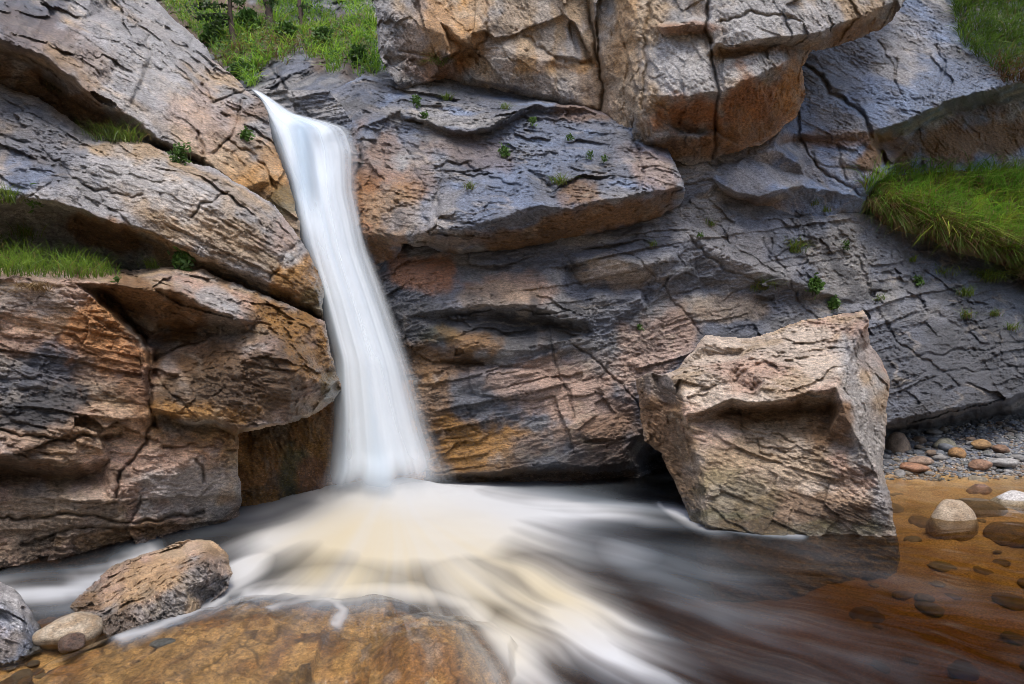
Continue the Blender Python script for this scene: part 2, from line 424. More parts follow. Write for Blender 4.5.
relief('rock_wall', 'tan and rust stained rock wall rising from the pool on the left, with a dark bulging outcrop', 'rock',
  [(-420,255),(-90,262),(0,266),(60,268),(100,266),(150,266),(200,270),(235,283),(270,294),(300,310),(322,320),(335,360),(341,388),(334,402),(315,413),(290,424),(262,430),(240,434),(239,470),(243,500),(240,520),(238,580),(100,612),(0,640),(-420,760)],
  [[(-420,255,4.4),(-90,262,5.6),(0,266,5.9),(100,266,6.2),(200,272,6.3),(270,296,6.35),(322,322,6.5)],
   [(-420,275,3.6),(-90,276,4.9),(0,276,5.2),(70,280,5.35),(95,283,5.4),(120,284,5.4),(170,291,5.4),(205,305,5.4),(241,317,5.45)],[(241,317,5.45),(265,318,5.9),(300,330,6.1),(330,345,6.35)],
   [(82,286,5.5),(95,294,5.85),(120,316,5.95),(150,342,6.0),(187,332,6.05),(225,324,5.95),(243,322,5.75)],
   [(-420,300,3.55),(-90,300,4.7),(0,288,5.15),(80,290,5.3),(112,318,5.4),(146,345,5.45),(151,400,5.4),(153,418,5.4)],
   [(-420,430,3.3),(-90,425,4.5),(0,420,4.9),(60,400,5.15),(100,430,5.15),(153,436,5.4)],
   [(157,348,5.9),(210,332,6.0),(250,330,5.85),(285,335,5.85),(312,350,6.0),(338,380,6.4)],
   [(240,355,5.55),(277,346,5.55),(294,370,5.5),(330,384,5.95)],[(160,400,5.4),(200,378,5.6),(235,372,5.42),(277,346,5.55)],
   [(152,406,5.3),(187,419,5.4),(217,417,5.4),(240,429,5.4),(287,424,5.65),(315,410,6.0),(334,397,6.3)],
   [(160,415,5.6),(187,427,5.7),(217,425,5.75),(238,437,5.9)],[(240,434,6.4),(300,440,6.6)],
   [(-420,470,3.2),(-90,458,4.4),(0,455,4.75),(60,462,4.85),(110,456,5.2)],[(-420,490,3.4),(-90,474,4.7),(0,472,5.15),(70,480,5.2),(100,472,5.3)],
   [(-90,500,4.4),(0,498,4.85),(80,500,5.0),(110,500,5.1),(160,470,5.35),(200,455,5.5),(236,448,5.75),(239,500,5.95)],
   [(-420,640,3.1),(-90,600,4.2),(0,575,4.72),(60,560,5.02),(130,545,5.42),(200,525,5.85),(240,515,6.15)],[(-420,760,3.1),(0,640,4.7),(100,600,5.2),(236,560,6.0)]],
  base=('pink','tan','grey'), angle=12, aniso=2.2, strata=(.12,.05), seed=3, waterline=.22,
  paint=[(110,430,60,40,-20,'gold',.45),(60,320,60,24,10,'gold',.5),(40,370,60,26,-25,'slate',.9),(45,410,55,22,-20,'dark',.9),(20,300,60,20,5,'ash',.6),(105,335,45,40,40,'orange',.75),(140,385,18,40,0,'rust',.6),
         (160,305,75,22,18,'brown',.95),(240,385,95,42,-8,'dbrown',.9),(190,350,40,20,-10,'brown',.7),(280,318,50,20,30,'ochre',.95),(318,365,24,24,50,'ochre',.8),(220,300,40,10,20,'lgrey',.7),  # brown beneath overhang and bulge: iron stain with shadow tone painted in
         (200,412,50,10,5,'ochre',.7),(200,445,50,20,0,'ochre',.5),(150,480,100,32,-5,'pink',.9),(60,520,90,30,-5,'sand',.6),(40,470,70,16,5,'dbrown',.8),(30,520,60,40,-10,'tan',.6),(190,490,60,26,-10,'lgrey',.7),(120,535,60,10,-10,'ochre',.6),(330,385,10,20,0,'moss',.5),(225,322,20,16,0,'lgrey',.7)],  # dbrown band at the left puts recess shade into the colour
  cracks=[(2.4,.16,[(100,290),(150,342),(152,400),(154,425)]),(1.5,.09,[(154,425),(120,470),(118,500)]),(1.5,.07,[(0,430),(60,440),(120,436)]),(1.5,.08,[(0,520),(70,515),(130,522),(200,512)]),(1.6,.07,[(199,462),(204,485)]),(1.5,.07,[(20,540),(80,530),(150,528)]),(1.6,.06,[(160,445),(240,450)])],
  wets=[(285,330,60,30,30,.85),(260,390,90,40,-8,.7),(60,400,70,60,-20,.4),(325,370,26,50,10,.9)], blur=0)

relief('wet_rock', 'dark wet brown rock face in the hollow beside the foot of the waterfall', 'rock',
  [(215,395),(300,380),(420,380),(430,540),(215,560)],
  [[(215,395,6.7),(340,390,7.3),(430,380,7.9)],[(215,440,6.45),(300,435,7.0),(420,430,7.7)],[(215,505,6.4),(270,500,6.75),(330,495,7.15),(430,490,7.6)],[(215,560,6.4),(430,540,7.6)],[(260,470,6.5),(300,465,6.85)]],
  base=('ochre','brown','orange'), angle=75, aniso=2, strata=(.1,.03), seed=4, waterline=.3, roll=(0,0),
  paint=[(290,470,14,40,10,'moss',.8),(260,450,25,25,0,'ochre',.6),(310,478,16,16,0,'rust',.9),(275,430,20,14,0,'tan',.5)], wets=[(290,460,120,90,0,1.0)])

# ------------------------------------------------------------------ right side cliff
relief('cliff_wall', 'long lower cliff wall of layered rock behind the boulder, running from the waterfall to the pebble beach', 'cliff',
  [(235,90),(330,90),(420,200),(690,150),(760,200),(860,215),(1480,215),(1480,540),(880,540),(430,540),(235,540)],
  [[(235,90,8.9),(330,90,9.0)],[(250,230,8.5),(400,240,8.3),(560,230,8.2),(690,200,8.6),(760,190,9.3),(860,190,10.4),(940,240,11),(1024,270,11.5),(1480,300,14)],
   [(400,262,8.1),(460,258,8.05),(560,250,8.0),(640,235,8.1),(690,230,8.3)],[(410,270,7.9),(470,285,7.7),(520,280,7.75)],
   [(300,300,8.3),(360,290,8.2),(390,330,8.0)],
   [(400,315,7.75),(455,308,7.55),(495,304,7.5),(515,302,7.45),(545,310,7.45),(590,319,7.6)],[(440,318,7.75),(460,317,7.85),(500,315,7.9),(530,325,7.9),(590,330,7.8)],
   [(435,330,7.65),(470,345,7.5),(500,350,7.5),(530,350,7.5),(600,335,7.7)],[(410,345,7.75),(440,360,7.72),(480,365,7.7),(540,368,7.62)],
   [(420,380,7.65),(470,380,7.45),(530,370,7.45),(600,395,7.5),(640,430,7.8)],[(420,440,7.65),(500,430,7.45),(560,440,7.4),(625,450,7.6)],
   [(430,475,7.5),(500,470,7.38),(560,463,7.4),(620,465,7.65)],[(430,480,7.65),(520,480,7.75),(580,478,7.85),(640,474,8.1)],[(640,445,8.0),(655,460,8.8),(668,470,8.8)],
   [(235,540,8.2),(430,540,7.8),(640,540,8),(700,540,8)],
   [(578,256,7.85),(620,260,7.7),(640,266,7.75),(665,262,7.9)],[(585,290,8.0),(612,292,8.05),(640,286,8.1)],[(600,300,7.75),(640,298,7.9)],
   [(690,235,8.2),(735,262,8.35),(790,282,8.7)],[(700,222,8.5),(745,250,8.75),(800,270,9.0)],
   [(650,310,8.1),(700,285,8.4),(760,300,8.8),(860,300,9.4),(940,310,9.9),(1024,330,10.4),(1480,380,13)],
   [(700,400,8.0),(800,400,8.4),(860,424,8.65),(890,422,8.75),(940,411,9.05),(1000,401,9.45),(1024,395,9.65),(1480,330,12.5)],
   [(860,434,9.6),(890,432,10.0),(940,425,10.4),(1024,411,10.9),(1480,350,13.5)],[(860,470,9.9),(890,460,10.3),(1024,430,11.3),(1480,420,14)],[(880,540,10),(1480,540,13)]],
  base=('slate','grey','dark'), angle=-12, aniso=3.2, strata=(.11,.075), seed=5, waterline=.25, roll=(0,0), pl=((.8,.16),(.28,.08),(.11,.038),(.05,.018)), crackle=.15,
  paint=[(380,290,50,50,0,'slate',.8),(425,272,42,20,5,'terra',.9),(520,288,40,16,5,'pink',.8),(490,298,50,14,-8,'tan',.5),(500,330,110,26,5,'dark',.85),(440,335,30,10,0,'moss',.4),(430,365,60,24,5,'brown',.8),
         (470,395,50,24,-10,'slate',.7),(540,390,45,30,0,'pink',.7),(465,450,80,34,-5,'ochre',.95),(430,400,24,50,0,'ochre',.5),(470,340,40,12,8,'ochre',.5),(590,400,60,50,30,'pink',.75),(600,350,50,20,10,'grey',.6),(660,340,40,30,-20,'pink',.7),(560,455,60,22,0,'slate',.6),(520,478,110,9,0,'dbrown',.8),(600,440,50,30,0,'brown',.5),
         (615,275,45,14,5,'tan',.5),(730,310,40,14,0,'tan',.5),(665,470,18,24,0,'black',.8),(980,420,160,12,-8,'dark',.8),(930,340,110,50,5,'slate',.7),(740,250,60,20,25,'ash',.6),(1000,290,60,30,20,'blue',.4),(960,370,130,50,-5,'dark',.6),(1000,340,60,60,0,'dark',.4)],  # dark strip under the lip and black hollow are painted shade
  cracks=[(1.3,0.060,[(577,345),(610,372),(640,405),(648,430)]),(1.3,0.048,[(545,330),(565,380),(570,420)]),(1.3,0.048,[(690,240),(730,275),(790,290)]),(1.3,0.054,[(760,240),(800,300),(830,325)]),(1.3,0.042,[(890,250),(930,310),(1000,350)]),(1.3,0.048,[(890,390),(950,372),(1024,365)]),(1.3,0.048,[(880,365),(960,350),(1024,340)]),(1.3,0.042,[(600,240),(640,262),(700,335)]),(1.6,.06,[(850,250),(900,340),(960,385)]),(1.3,0.036,[(930,260),(970,330),(1024,380)])],
  wets=[(400,330,70,90,0,.9),(460,440,90,60,0,.85),(560,470,120,25,0,.8),(500,330,100,30,0,.5),(940,410,120,14,-8,.5),(950,350,90,50,0,.3)], blur=0)

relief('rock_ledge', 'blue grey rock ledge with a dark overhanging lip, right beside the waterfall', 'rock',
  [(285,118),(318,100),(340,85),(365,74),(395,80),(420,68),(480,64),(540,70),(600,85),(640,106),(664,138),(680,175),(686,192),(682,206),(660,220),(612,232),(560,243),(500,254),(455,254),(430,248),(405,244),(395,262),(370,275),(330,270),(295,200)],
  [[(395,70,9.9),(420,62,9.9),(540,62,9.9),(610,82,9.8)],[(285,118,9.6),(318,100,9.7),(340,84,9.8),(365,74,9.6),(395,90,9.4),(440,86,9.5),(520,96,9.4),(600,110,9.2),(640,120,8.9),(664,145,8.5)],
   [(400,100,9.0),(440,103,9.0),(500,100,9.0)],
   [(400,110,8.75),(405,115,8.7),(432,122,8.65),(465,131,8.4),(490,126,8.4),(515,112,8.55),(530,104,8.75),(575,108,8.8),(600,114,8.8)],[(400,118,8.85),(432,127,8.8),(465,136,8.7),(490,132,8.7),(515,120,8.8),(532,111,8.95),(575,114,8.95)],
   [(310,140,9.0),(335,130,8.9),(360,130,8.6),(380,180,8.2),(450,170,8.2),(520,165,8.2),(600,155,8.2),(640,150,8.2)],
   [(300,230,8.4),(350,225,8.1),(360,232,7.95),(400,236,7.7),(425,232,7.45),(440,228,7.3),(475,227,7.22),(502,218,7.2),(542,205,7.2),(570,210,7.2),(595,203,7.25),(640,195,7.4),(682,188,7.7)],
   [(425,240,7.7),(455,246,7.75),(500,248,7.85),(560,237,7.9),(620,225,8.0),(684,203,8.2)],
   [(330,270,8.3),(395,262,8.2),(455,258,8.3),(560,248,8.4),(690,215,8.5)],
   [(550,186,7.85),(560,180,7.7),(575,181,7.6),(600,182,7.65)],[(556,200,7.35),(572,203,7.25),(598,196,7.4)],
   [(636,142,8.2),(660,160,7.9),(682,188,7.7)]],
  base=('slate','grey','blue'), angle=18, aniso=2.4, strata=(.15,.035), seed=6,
  paint=[(375,200,44,66,10,'orange',.9),(410,190,20,50,25,'ochre',.5),(395,215,40,30,20,'tan',.6),(355,240,40,22,0,'brown',.6),(385,150,40,40,30,'ash',.5),(450,160,60,30,0,'slate',.6),(580,225,120,17,-14,'brown',.95),(480,240,60,10,-4,'dbrown',.6),(575,192,24,14,0,'brown',.8),(440,210,50,18,-15,'ash',.7),(510,195,50,25,-10,'blue',.7),(540,150,60,30,0,'blue',.5),(650,165,30,26,40,'pink',.5),(470,150,40,16,10,'brown',.4),(370,95,30,12,-20,'dark',.6),(590,112,40,10,0,'brown',.6)],  # brown underside: rock stain and bounced light in one colour
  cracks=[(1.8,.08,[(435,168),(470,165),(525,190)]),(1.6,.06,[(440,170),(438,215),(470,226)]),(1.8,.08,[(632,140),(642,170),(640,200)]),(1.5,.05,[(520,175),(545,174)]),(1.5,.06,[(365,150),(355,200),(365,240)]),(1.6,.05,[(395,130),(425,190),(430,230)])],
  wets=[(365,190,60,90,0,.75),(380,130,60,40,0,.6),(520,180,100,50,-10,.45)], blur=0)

relief('cliff_slab', 'flat blue grey cliff slab high on the right, undercut above the grass bank', 'cliff',
  [(770,T),(1480,T),(1480,300),(860,260),(780,228),(735,222),(700,232),(680,200),(690,160),(745,140),(785,60)],
  [[(770,T,13.5),(1480,T,16)],[(780,-90,11.8),(900,-90,12.2),(1110,-90,13)],[(800,50,10.6),(900,0,11.2),(1000,0,11.8),(1480,0,14)],
   [(795,135,9.75),(840,134,9.8),(872,131,9.85),(915,117,10.0),(965,98,10.2),(1007,86,10.4),(1100,60,11),(1480,0,13)],
   [(878,142,10.7),(915,130,11.2),(965,111,11.6),(1024,97,11.9),(1480,30,14)],[(885,176,11.4),(1024,176,12.0),(1480,176,14)],[(860,260,11.6),(1480,300,14)],
   [(795,141,9.95),(850,141,9.95),(874,150,10.0),(884,174,10.2),(860,195,9.8),(805,175,9.5),(745,160,9.0),(700,168,8.8)],
   [(805,155,9.75),(840,158,9.7),(866,165,9.75)],
   [(718,183,8.6),(735,192,8.5),(760,197,8.6),(785,190,8.75),(802,182,9.0)],[(735,165,8.75),(775,150,9.0),(800,165,9.2)],[(716,192,9.0),(735,202,9.1),(762,208,9.2),(795,198,9.3)],
   [(690,230,8.9),(735,222,9.3),(800,232,9.6)]],
  base=('blue','ash','slate'), angle=35, aniso=1.8, strata=(.2,.008), seed=7, roll=(3,.05),
  pl=((1.1,.10),(.34,.022),(.11,.018),(.045,.011)), crackle=.15,
  paint=[(955,85,50,26,-15,'blue',.8),(970,140,110,24,-10,'brown',.9),(900,150,40,20,0,'dbrown',.6),(840,140,60,8,0,'brown',.7),(760,175,50,14,0,'ash',.7),(840,60,50,60,30,'lgrey',.35),(1010,140,40,16,-10,'dbrown',.7),(700,195,20,20,0,'brown',.7),(765,205,40,8,0,'dbrown',.6),(1000,20,60,50,0,'dark',.6)],  # blue patch is painted sky reflection; brown undercut blends stain and bounce
  cracks=[(2.2,.14,[(806,66),(830,90),(855,113),(872,140),(884,165)]),(1.6,.05,[(895,60),(898,85)]),(1.5,.10,[(795,112),(800,135),(808,150),(830,175),(862,195)]),(1.4,.05,[(880,40),(905,100)]),(1.5,.08,[(930,40),(945,60),(940,90)]),(1.5,.06,[(810,160),(850,165),(880,172)]),(1.5,.06,[(815,150),(822,170)]),(1.5,.06,[(840,145),(846,178)])],
  wets=[(955,80,60,36,-15,.85),(850,70,60,60,0,.3)], blur=0)

relief('crag', 'huge tan and grey overhanging crag filling the top centre, split by deep vertical cracks', 'cliff',
  [(350,T),(364,-90),(375,0),(378,50),(384,68),(392,84),(402,93),(422,84),(445,79),(470,86),(520,97),(560,107),(600,118),(625,138),(637,148),(652,150),(672,160),(690,168),(712,160),(730,154),(746,150),(760,146),(775,136),(797,118),(806,95),(802,68),(812,52),(835,46),(856,40),(880,30),(895,18),(908,-5),(935,-90),(960,T)],
  [[(350,T,11.5),(500,T,11),(620,T,10),(760,T,9.6),(960,T,10.5)],[(364,-90,9.9),(500,-90,9.6),(620,-90,8.8),(760,-90,8.3),(935,-90,9.4)],
   [(375,0,9.4),(380,55,9.2),(394,84,9.2)],[(398,92,9.45),(422,84,9.45),(445,79,9.5),(470,86,9.45),(520,97,9.4),(560,107,9.3),(600,118,9.25)],[(400,20,9.1),(440,20,8.95),(443,33,8.85),(450,60,8.95),(455,72,9.0)],[(447,36,9.1),(462,44,9.1),(458,72,9.15)],[(462,40,8.8),(480,50,8.95),(486,20,8.95)],
   [(520,30,9.1),(555,55,9.0),(560,70,9.1),(588,60,9.0)],[(530,58,8.9),(548,62,8.85),(556,66,9.1)],[(470,78,9.05),(520,88,9.05),(560,97,9.0),(590,75,8.95)],
   [(588,0,9.0),(594,30,9.0),(598,60,9.0),(603,112,8.95)],[(594,-5,8.75),(600,30,8.7),(604,60,8.65),(610,115,8.7)],
   [(625,-5,8.3),(638,50,8.2),(640,100,8.15),(637,145,8.45)],
   [(648,-5,8.2),(650,40,8.05),(652,95,7.9),(665,95,7.8),(682,96,7.7),(700,94,7.65),(716,92,7.65)],[(652,108,8.0),(664,122,8.15),(682,132,8.35),(714,129,8.35)],[(660,138,8.1),(675,135,8.1),(714,134,8.2)],[(662,150,8.5),(690,166,8.7)],
   [(655,25,8.0),(700,15,7.85),(704,58,7.8),(680,58,7.8)],[(664,28,7.75),(690,24,7.7),(706,26,7.75)],[(664,36,7.95),(690,33,7.95),(706,35,7.95)],
   [(712,0,7.75),(714,45,7.7),(735,45,7.62),(759,40,7.58),(780,38,7.65),(815,34,7.8),(855,18,8.2),(898,0,8.7)],
   [(716,58,7.85),(735,53,7.85),(759,49,7.85),(785,49,8.0),(808,52,8.3),(855,38,8.8),(889,26,9.2)],
   [(722,92,7.7),(740,84,7.62),(755,77,7.62),(782,64,7.85),(803,56,8.2)],[(726,100,7.85),(757,85,7.85),(784,73,8.05)],[(716,155,8.6),(745,149,8.6),(773,132,8.75),(797,114,8.9)]],
  base=('grey','tan','ash'), angle=68, aniso=1.9, strata=(.2,.0), seed=8, pl=((.95,.24),(.32,.10),(.12,.034),(.05,.013)), roll=(3,.05),
  paint=[(450,30,45,50,60,'ochre',.7),(440,70,30,18,0,'rust',.6),(400,40,26,50,0,'ash',.6),(520,30,50,60,0,'tan',.7),(560,90,60,20,0,'ash',.5),(475,45,16,20,0,'brown',.7),(620,60,30,90,0,'tan',.85),(600,90,20,60,0,'brown',.4),(625,20,14,60,0,'ochre',.35),
         (683,65,36,30,0,'lgrey',.6),(686,115,38,20,-4,'rust',.95),(690,150,36,14,0,'brown',.8),(760,20,70,24,-6,'lgrey',.7),(740,68,30,14,-15,'lgrey',.8),(760,110,55,38,-35,'rust',.9),(745,135,40,20,-20,'brown',.8),(790,90,16,30,10,'ochre',.5),(850,34,50,12,-18,'brown',.9),(690,28,40,6,0,'rust',.6),(755,50,45,6,-5,'brown',.7),(540,65,40,10,0,'ochre',.5),(500,60,14,30,0,'lgrey',.5),(545,20,10,60,0,'lgrey',.5)],  # rust and brown on undersides hold bounced light as well as stain
  cracks=[(1.7,.13,[(590,-40),(592,15),(598,60),(602,115)]),(1.6,.15,[(704,-60),(705,10),(710,60),(718,95),(714,135),(712,160)]),(1.8,.1,[(650,-20),(646,60),(648,110)]),(1.6,.07,[(480,-20),(487,30),(470,55)]),(1.6,.06,[(520,40),(560,60),(592,62)]),(1.5,.06,[(720,20),(760,15),(800,22)]),(1.5,.06,[(400,50),(430,58),(450,55)])],
  blur=0)

relief('boulder', 'huge tan angular boulder standing in the pool in front of the cliff', 'boulder',
  [(636,378),(650,371),(662,374),(677,369),(705,336),(745,338),(799,321),(844,314),(863,310),(869,318),(871,343),(882,360),(889,381),(886,442),(884,469),(894,499),(897,526),(900,560),(890,600),(802,610),(715,600),(696,560),(690,520),(677,491),(662,455),(645,442),(639,408)],
  [[(636,378,6.75),(639,408,6.7),(645,442,6.65),(662,453,6.5),(677,491,6.3),(690,514,6.1),(711,528,5.9)],
   [(681,379,6.3),(690,434,6.12),(702,472,5.95),(711,526,5.78)],[(655,376,6.6),(662,410,6.5),(680,455,6.3)],[(650,372,6.55),(652,400,6.45)],[(668,376,6.45),(670,405,6.55)],
   [(681,379,6.3),(686,414,6.1),(696,412,6.05),(734,397,5.95),(760,402,5.9),(787,400,5.85),(810,392,5.9),(836,387,5.85)],
   [(692,422,6.2),(730,412,6.4),(761,412,6.45),(800,410,6.4),(830,410,6.25)],[(836,387,5.85),(844,405,5.75),(863,450,5.68),(880,488,5.66),(896,522,5.66)],
   [(830,410,6.15),(828,440,6.0),(850,450,5.85),(858,448,5.72)],
   [(692,428,6.1),(720,434,6.05),(753,440,6.05),(790,452,5.95),(818,458,5.9),(858,458,5.72)],[(710,480,5.92),(780,470,5.85),(830,480,5.78),(876,490,5.68)],
   [(869,318,6.6),(848,362,6.2),(836,387,5.85)],[(871,343,6.9),(882,360,6.9),(889,381,6.7),(886,442,6.35),(884,469,6.1),(894,499,5.85)],[(872,400,6.2),(870,430,6.05)],
   [(677,369,6.6),(705,336,7.2),(745,338,7.1),(799,321,7.1),(844,314,7.0),(863,311,6.85)],
   [(705,345,6.85),(735,349,6.75),(750,346,6.8)],[(708,356,6.85),(738,355,6.8)],[(725,372,6.3),(734,366,6.4),(775,346,6.65)],[(733,380,6.35),(740,385,6.3),(752,390,6.2)],[(740,362,6.4),(765,382,6.05),(783,380,6.1),(820,350,6.45)],
   [(711,528,5.78),(760,534,5.70),(802,534,5.68),(893,533,5.66)],[(711,610,5.72),(893,610,5.6)]],
  base=('sand','pink','tan'), angle=20, aniso=2.2, strata=(.14,.012), seed=9, closed=True, thick=1.3, waterline=.30, roll=(3,.05), warp=3, edge=2.5,
  pl=((.55,.15),(.22,.075),(.08,.020),(.035,.008)), crackle=.2,
  paint=[(660,430,26,70,-15,'brown',.8),(680,480,30,50,-20,'dbrown',.6),(866,430,22,80,-12,'lgrey',.85),(865,350,16,40,10,'ash',.6),(765,415,70,10,-3,'brown',.75),(830,425,26,26,0,'brown',.85),(770,470,80,24,5,'tan',.6),(800,510,90,22,0,'brown',.7),(740,500,40,30,0,'moss',.4),(720,520,50,10,0,'moss',.5),(830,520,60,10,0,'dbrown',.6),(885,505,10,26,0,'ash',.8),(800,530,110,9,0,'moss',.55),(760,526,60,8,3,'dbrown',.7),(660,385,20,16,0,'ash',.5)],  # brown under the lip: recess shadow kept in the paint
  cracks=[(1.6,.05,[(700,392),(740,378),(780,352)]),(1.6,.05,[(845,330),(835,345),(800,352)]),(1.4,.05,[(855,340),(862,400),(870,470)]),(1.4,.05,[(862,330),(874,400),(878,450)]),(1.4,.04,[(735,400),(745,440),(790,455)])],
  blur=0)
# ------------------------------------------------------------------ hillside behind the fall and the slope that closes the gorge
relief('hillside', None, None,
  [(60,-420),(470,-420),(470,150),(200,150),(60,0)],
  [[(60,-420,34),(470,-420,34)],[(60,-90,24),(265,-90,25),(470,-90,22)],[(130,0,19),(250,0,20),(340,0,18),(470,0,17)],[(215,22,17.5),(235,20,18),(262,18,18),(268,8,19.5)],[(300,14,17),(330,22,17),(350,18,16.5)],
   [(200,45,16),(235,45,15.8),(265,40,15.6),(300,35,15.4),(345,40,15.2),(380,45,15)],[(235,75,14),(262,60,14.2),(290,50,14.3),(320,55,14),(360,72,13.4)],
   [(262,66,13.9),(285,58,13.7),(315,68,12.9),(345,66,12.4)],[(270,95,12.6),(300,85,12.4),(325,85,11.9),(350,80,11.5)],[(200,150,11.5),(290,112,11.4),(330,105,10.8),(470,150,10.6)]],
  base=('dark','slate','grey'), angle=-35, aniso=2.0, strata=(.3,.08), seed=10, pl=((1.2,.3),(.45,.12),(.15,.04)), kind='structure', roll=(0,0), rough=.1,
  paint=[(215,20,60,40,20,'earth',.9),(270,35,60,20,0,'earth',.9),(345,45,40,30,0,'earth',.8)],
  cracks=[(2,.25,[(270,60),(285,90),(300,112)])], warp=4)

def sheet(name, xs, ys, zf, mat, kind='structure', colf=None, label=None, cat=None, wetv=0.0):
    gx, gy = np.meshgrid(xs, ys); x, y = gx.ravel(), gy.ravel()
    z = zf(x, y); ids = np.arange(len(x)).reshape(gx.shape)
    q = np.c_[ids[:-1, :-1].ravel(), ids[:-1, 1:].ravel(), ids[1:, 1:].ravel(), ids[1:, :-1].ravel()]
    at = {'col': colf(x, y, z) if colf else np.tile(cc('grey'), (len(x), 1)), 'wet': np.full(len(x), wetv)}
    o = new_obj(name, mesh_np(name, np.c_[x, y, z], q, 4, at), mat)
    tag(o, label, cat, None, kind); return o

def slope_z(x, y):
    p = np.c_[x*.12, y*.12, x*0]
    return np.clip((y-15)*1.15, -3, 60)+fbm(p, 4, 201)*3+np.clip(np.abs(x)-12, 0, 60)*.55
sheet('mountain_slope', np.arange(-60, 61, 1.5), np.arange(13.5, 70, 1.5), lambda x, y: np.where((np.abs(x+5) < 8) & (y < 42), -3, slope_z(x, y)), M_rock,
      colf=lambda x, y, z: np.where((fbm(np.c_[x*.3, y*.3, x*0], 3, 203) > 0)[:, None], cc('grey')[None], cc('moss')[None]))
# the near banks outside the picture, beyond the outer rocks
def bank_left(x, y):
    return np.clip((-4.6-x)*1.3+(y-4)*.2, -1.0, 14)+fbm(np.c_[x, y, x*0]*.7, 4, 205)*.5
sheet('left_bank', np.arange(-22, -4.2, .3), np.arange(-10, 4.2, .3), bank_left, M_rock, colf=lambda x, y, z: np.tile(cc('grey'), (len(x), 1)))

# ------------------------------------------------------------------ stream bed with the shelving beach on the right
def beach_h(x, y):
    sx = 4.2+np.clip(8.4-y, -4, 6)*1.1           # the beach lies in the corner far right
    d = (y-8.45)+np.clip(x-6.2, -3, 3)*.10
    return np.where(d > 0, d*.135, d*.075)
def bed_z(x, y):
    deep = -0.75*np.exp(-(((x+0.6)/2.6)**2+((y-6.6)/1.5)**2))-.35*sstep(5, 3, y)*sstep(-.5, 1, x)
    sh = np.where(x > 3.2, np.maximum(beach_h(x, y), -.42), -.42)
    shallow = .30*sstep(-.3, -1.4, x)*sstep(4.6, 3.6, y)
    z = np.where(x > 3.2, np.minimum(sh, .9), -.36+deep)
    k = sstep(2.0, 3.8, x)
    z = (-.36+deep)*(1-k)+np.minimum(np.maximum(beach_h(x, y), -.40), .9)*k+shallow
    return z+fbm(np.c_[x*2.5, y*2.5, x*0], 4, 210)*.05+plates(np.c_[x*7, y*7, x*0], 211)[0]*.018
def bed_col(x, y, z):
    n = fbm(np.c_[x*1.2, y*1.2, x*0], 3, 213)[:, None]; r = plates(np.c_[x*7, y*7, x*0], 211)[2][:, None]
    c = np.array([.44,.26,.10])*(1-r)+np.array([.50,.34,.16])*r
    dk = np.exp(-(((x-0.3)/2.0)**2+((y-5.6)/2.2)**2))[:, None]
    c = c*(1-dk*.6)+np.array([.16,.10,.055])*.6*dk  # darker mid-pool bed stands in for light lost in deep water
    up = sstep(-.03, .06, z)[:, None]
    return (c*(1-up)+cc('slate')*up)*(1+n*.3)
sheet('stream_bed', np.concatenate([np.arange(-14, -4, .25), np.arange(-4, 8, .035), np.arange(8, 20, .25)]), np.concatenate([np.arange(-10, 2.4, .3), np.arange(2.4, 12.5, .035)]), bed_z, M_stone, colf=bed_col)
def bank_right(x, y):
    return np.clip((x-8.6)*1.8, -1.0, 14)+fbm(np.c_[x, y, x*0]*.7, 4, 207)*.5
sheet('right_bank', np.arange(8.5, 24, .3), np.arange(-10, 7.5, .3), bank_right, M_rock, colf=lambda x, y, z: np.tile(cc('slate'), (len(x), 1)))

def sky_block_z(x, y):
    return np.clip((-7-y)*.95, -1.0, 14)+fbm(np.c_[x, y, x*0]*.5, 4, 209)*.7
sheet('sky_block_slope', np.arange(-24, 26, .5), np.arange(-24, -5.4, .5), sky_block_z, M_rock, colf=lambda x, y, z: np.where((fbm(np.c_[x*.4, y*.4, x*0], 3, 223) > 0)[:, None], cc('grey')[None], cc('moss')[None]))  # unseen slope added behind the camera to block low sky
# ------------------------------------------------------------------ water
def water_material():
    m, t, out = nt('stream_water'); L = t.links.new
    fa = N(t, 'Attribute', attribute_name='foam'); fc = N(t, 'Attribute', attribute_name='fcol'); st = N(t, 'Attribute', attribute_name='streak')
    tr = N(t, 'BsdfTransparent'); ta = N(t, 'Attribute', attribute_name='tint'); L(ta.outputs['Color'], tr.inputs[0])
    gl = N(t, 'BsdfGlossy'); gl.inputs['Roughness'].default_value = .14; gl.inputs['Color'].default_value = (.9, .95, 1, 1)
    fr = N(t, 'Fresnel', i_IOR=1.33)
    bp = N(t, 'Bump', i_Strength=.35, i_Distance=.05); L(st.outputs['Fac'], bp.inputs['Height'])
    L(bp.outputs[0], fr.inputs['Normal']); L(bp.outputs[0], gl.inputs['Normal'])
    fm = N(t, 'Math', operation='MULTIPLY'); fm.inputs[1].default_value = .6; L(fr.outputs[0], fm.inputs[0])
    m1 = N(t, 'MixShader'); L(fm.outputs[0], m1.inputs[0]); L(tr.outputs[0], m1.inputs[1]); L(gl.outputs[0], m1.inputs[2])
    df = N(t, 'BsdfDiffuse'); L(fc.outputs['Color'], df.inputs['Color'])
    tl = N(t, 'BsdfTranslucent'); L(fc.outputs['Color'], tl.inputs['Color'])
    m2 = N(t, 'MixShader'); m2.inputs[0].default_value = .25; L(df.outputs[0], m2.inputs[1]); L(tl.outputs[0], m2.inputs[2])
    m3 = N(t, 'MixShader'); L(fa.outputs['Fac'], m3.inputs[0]); L(m1.outputs[0], m3.inputs[1]); L(m2.outputs[0], m3.inputs[2])
    L(m3.outputs[0], out.inputs[0]); return m
M_water = water_material()

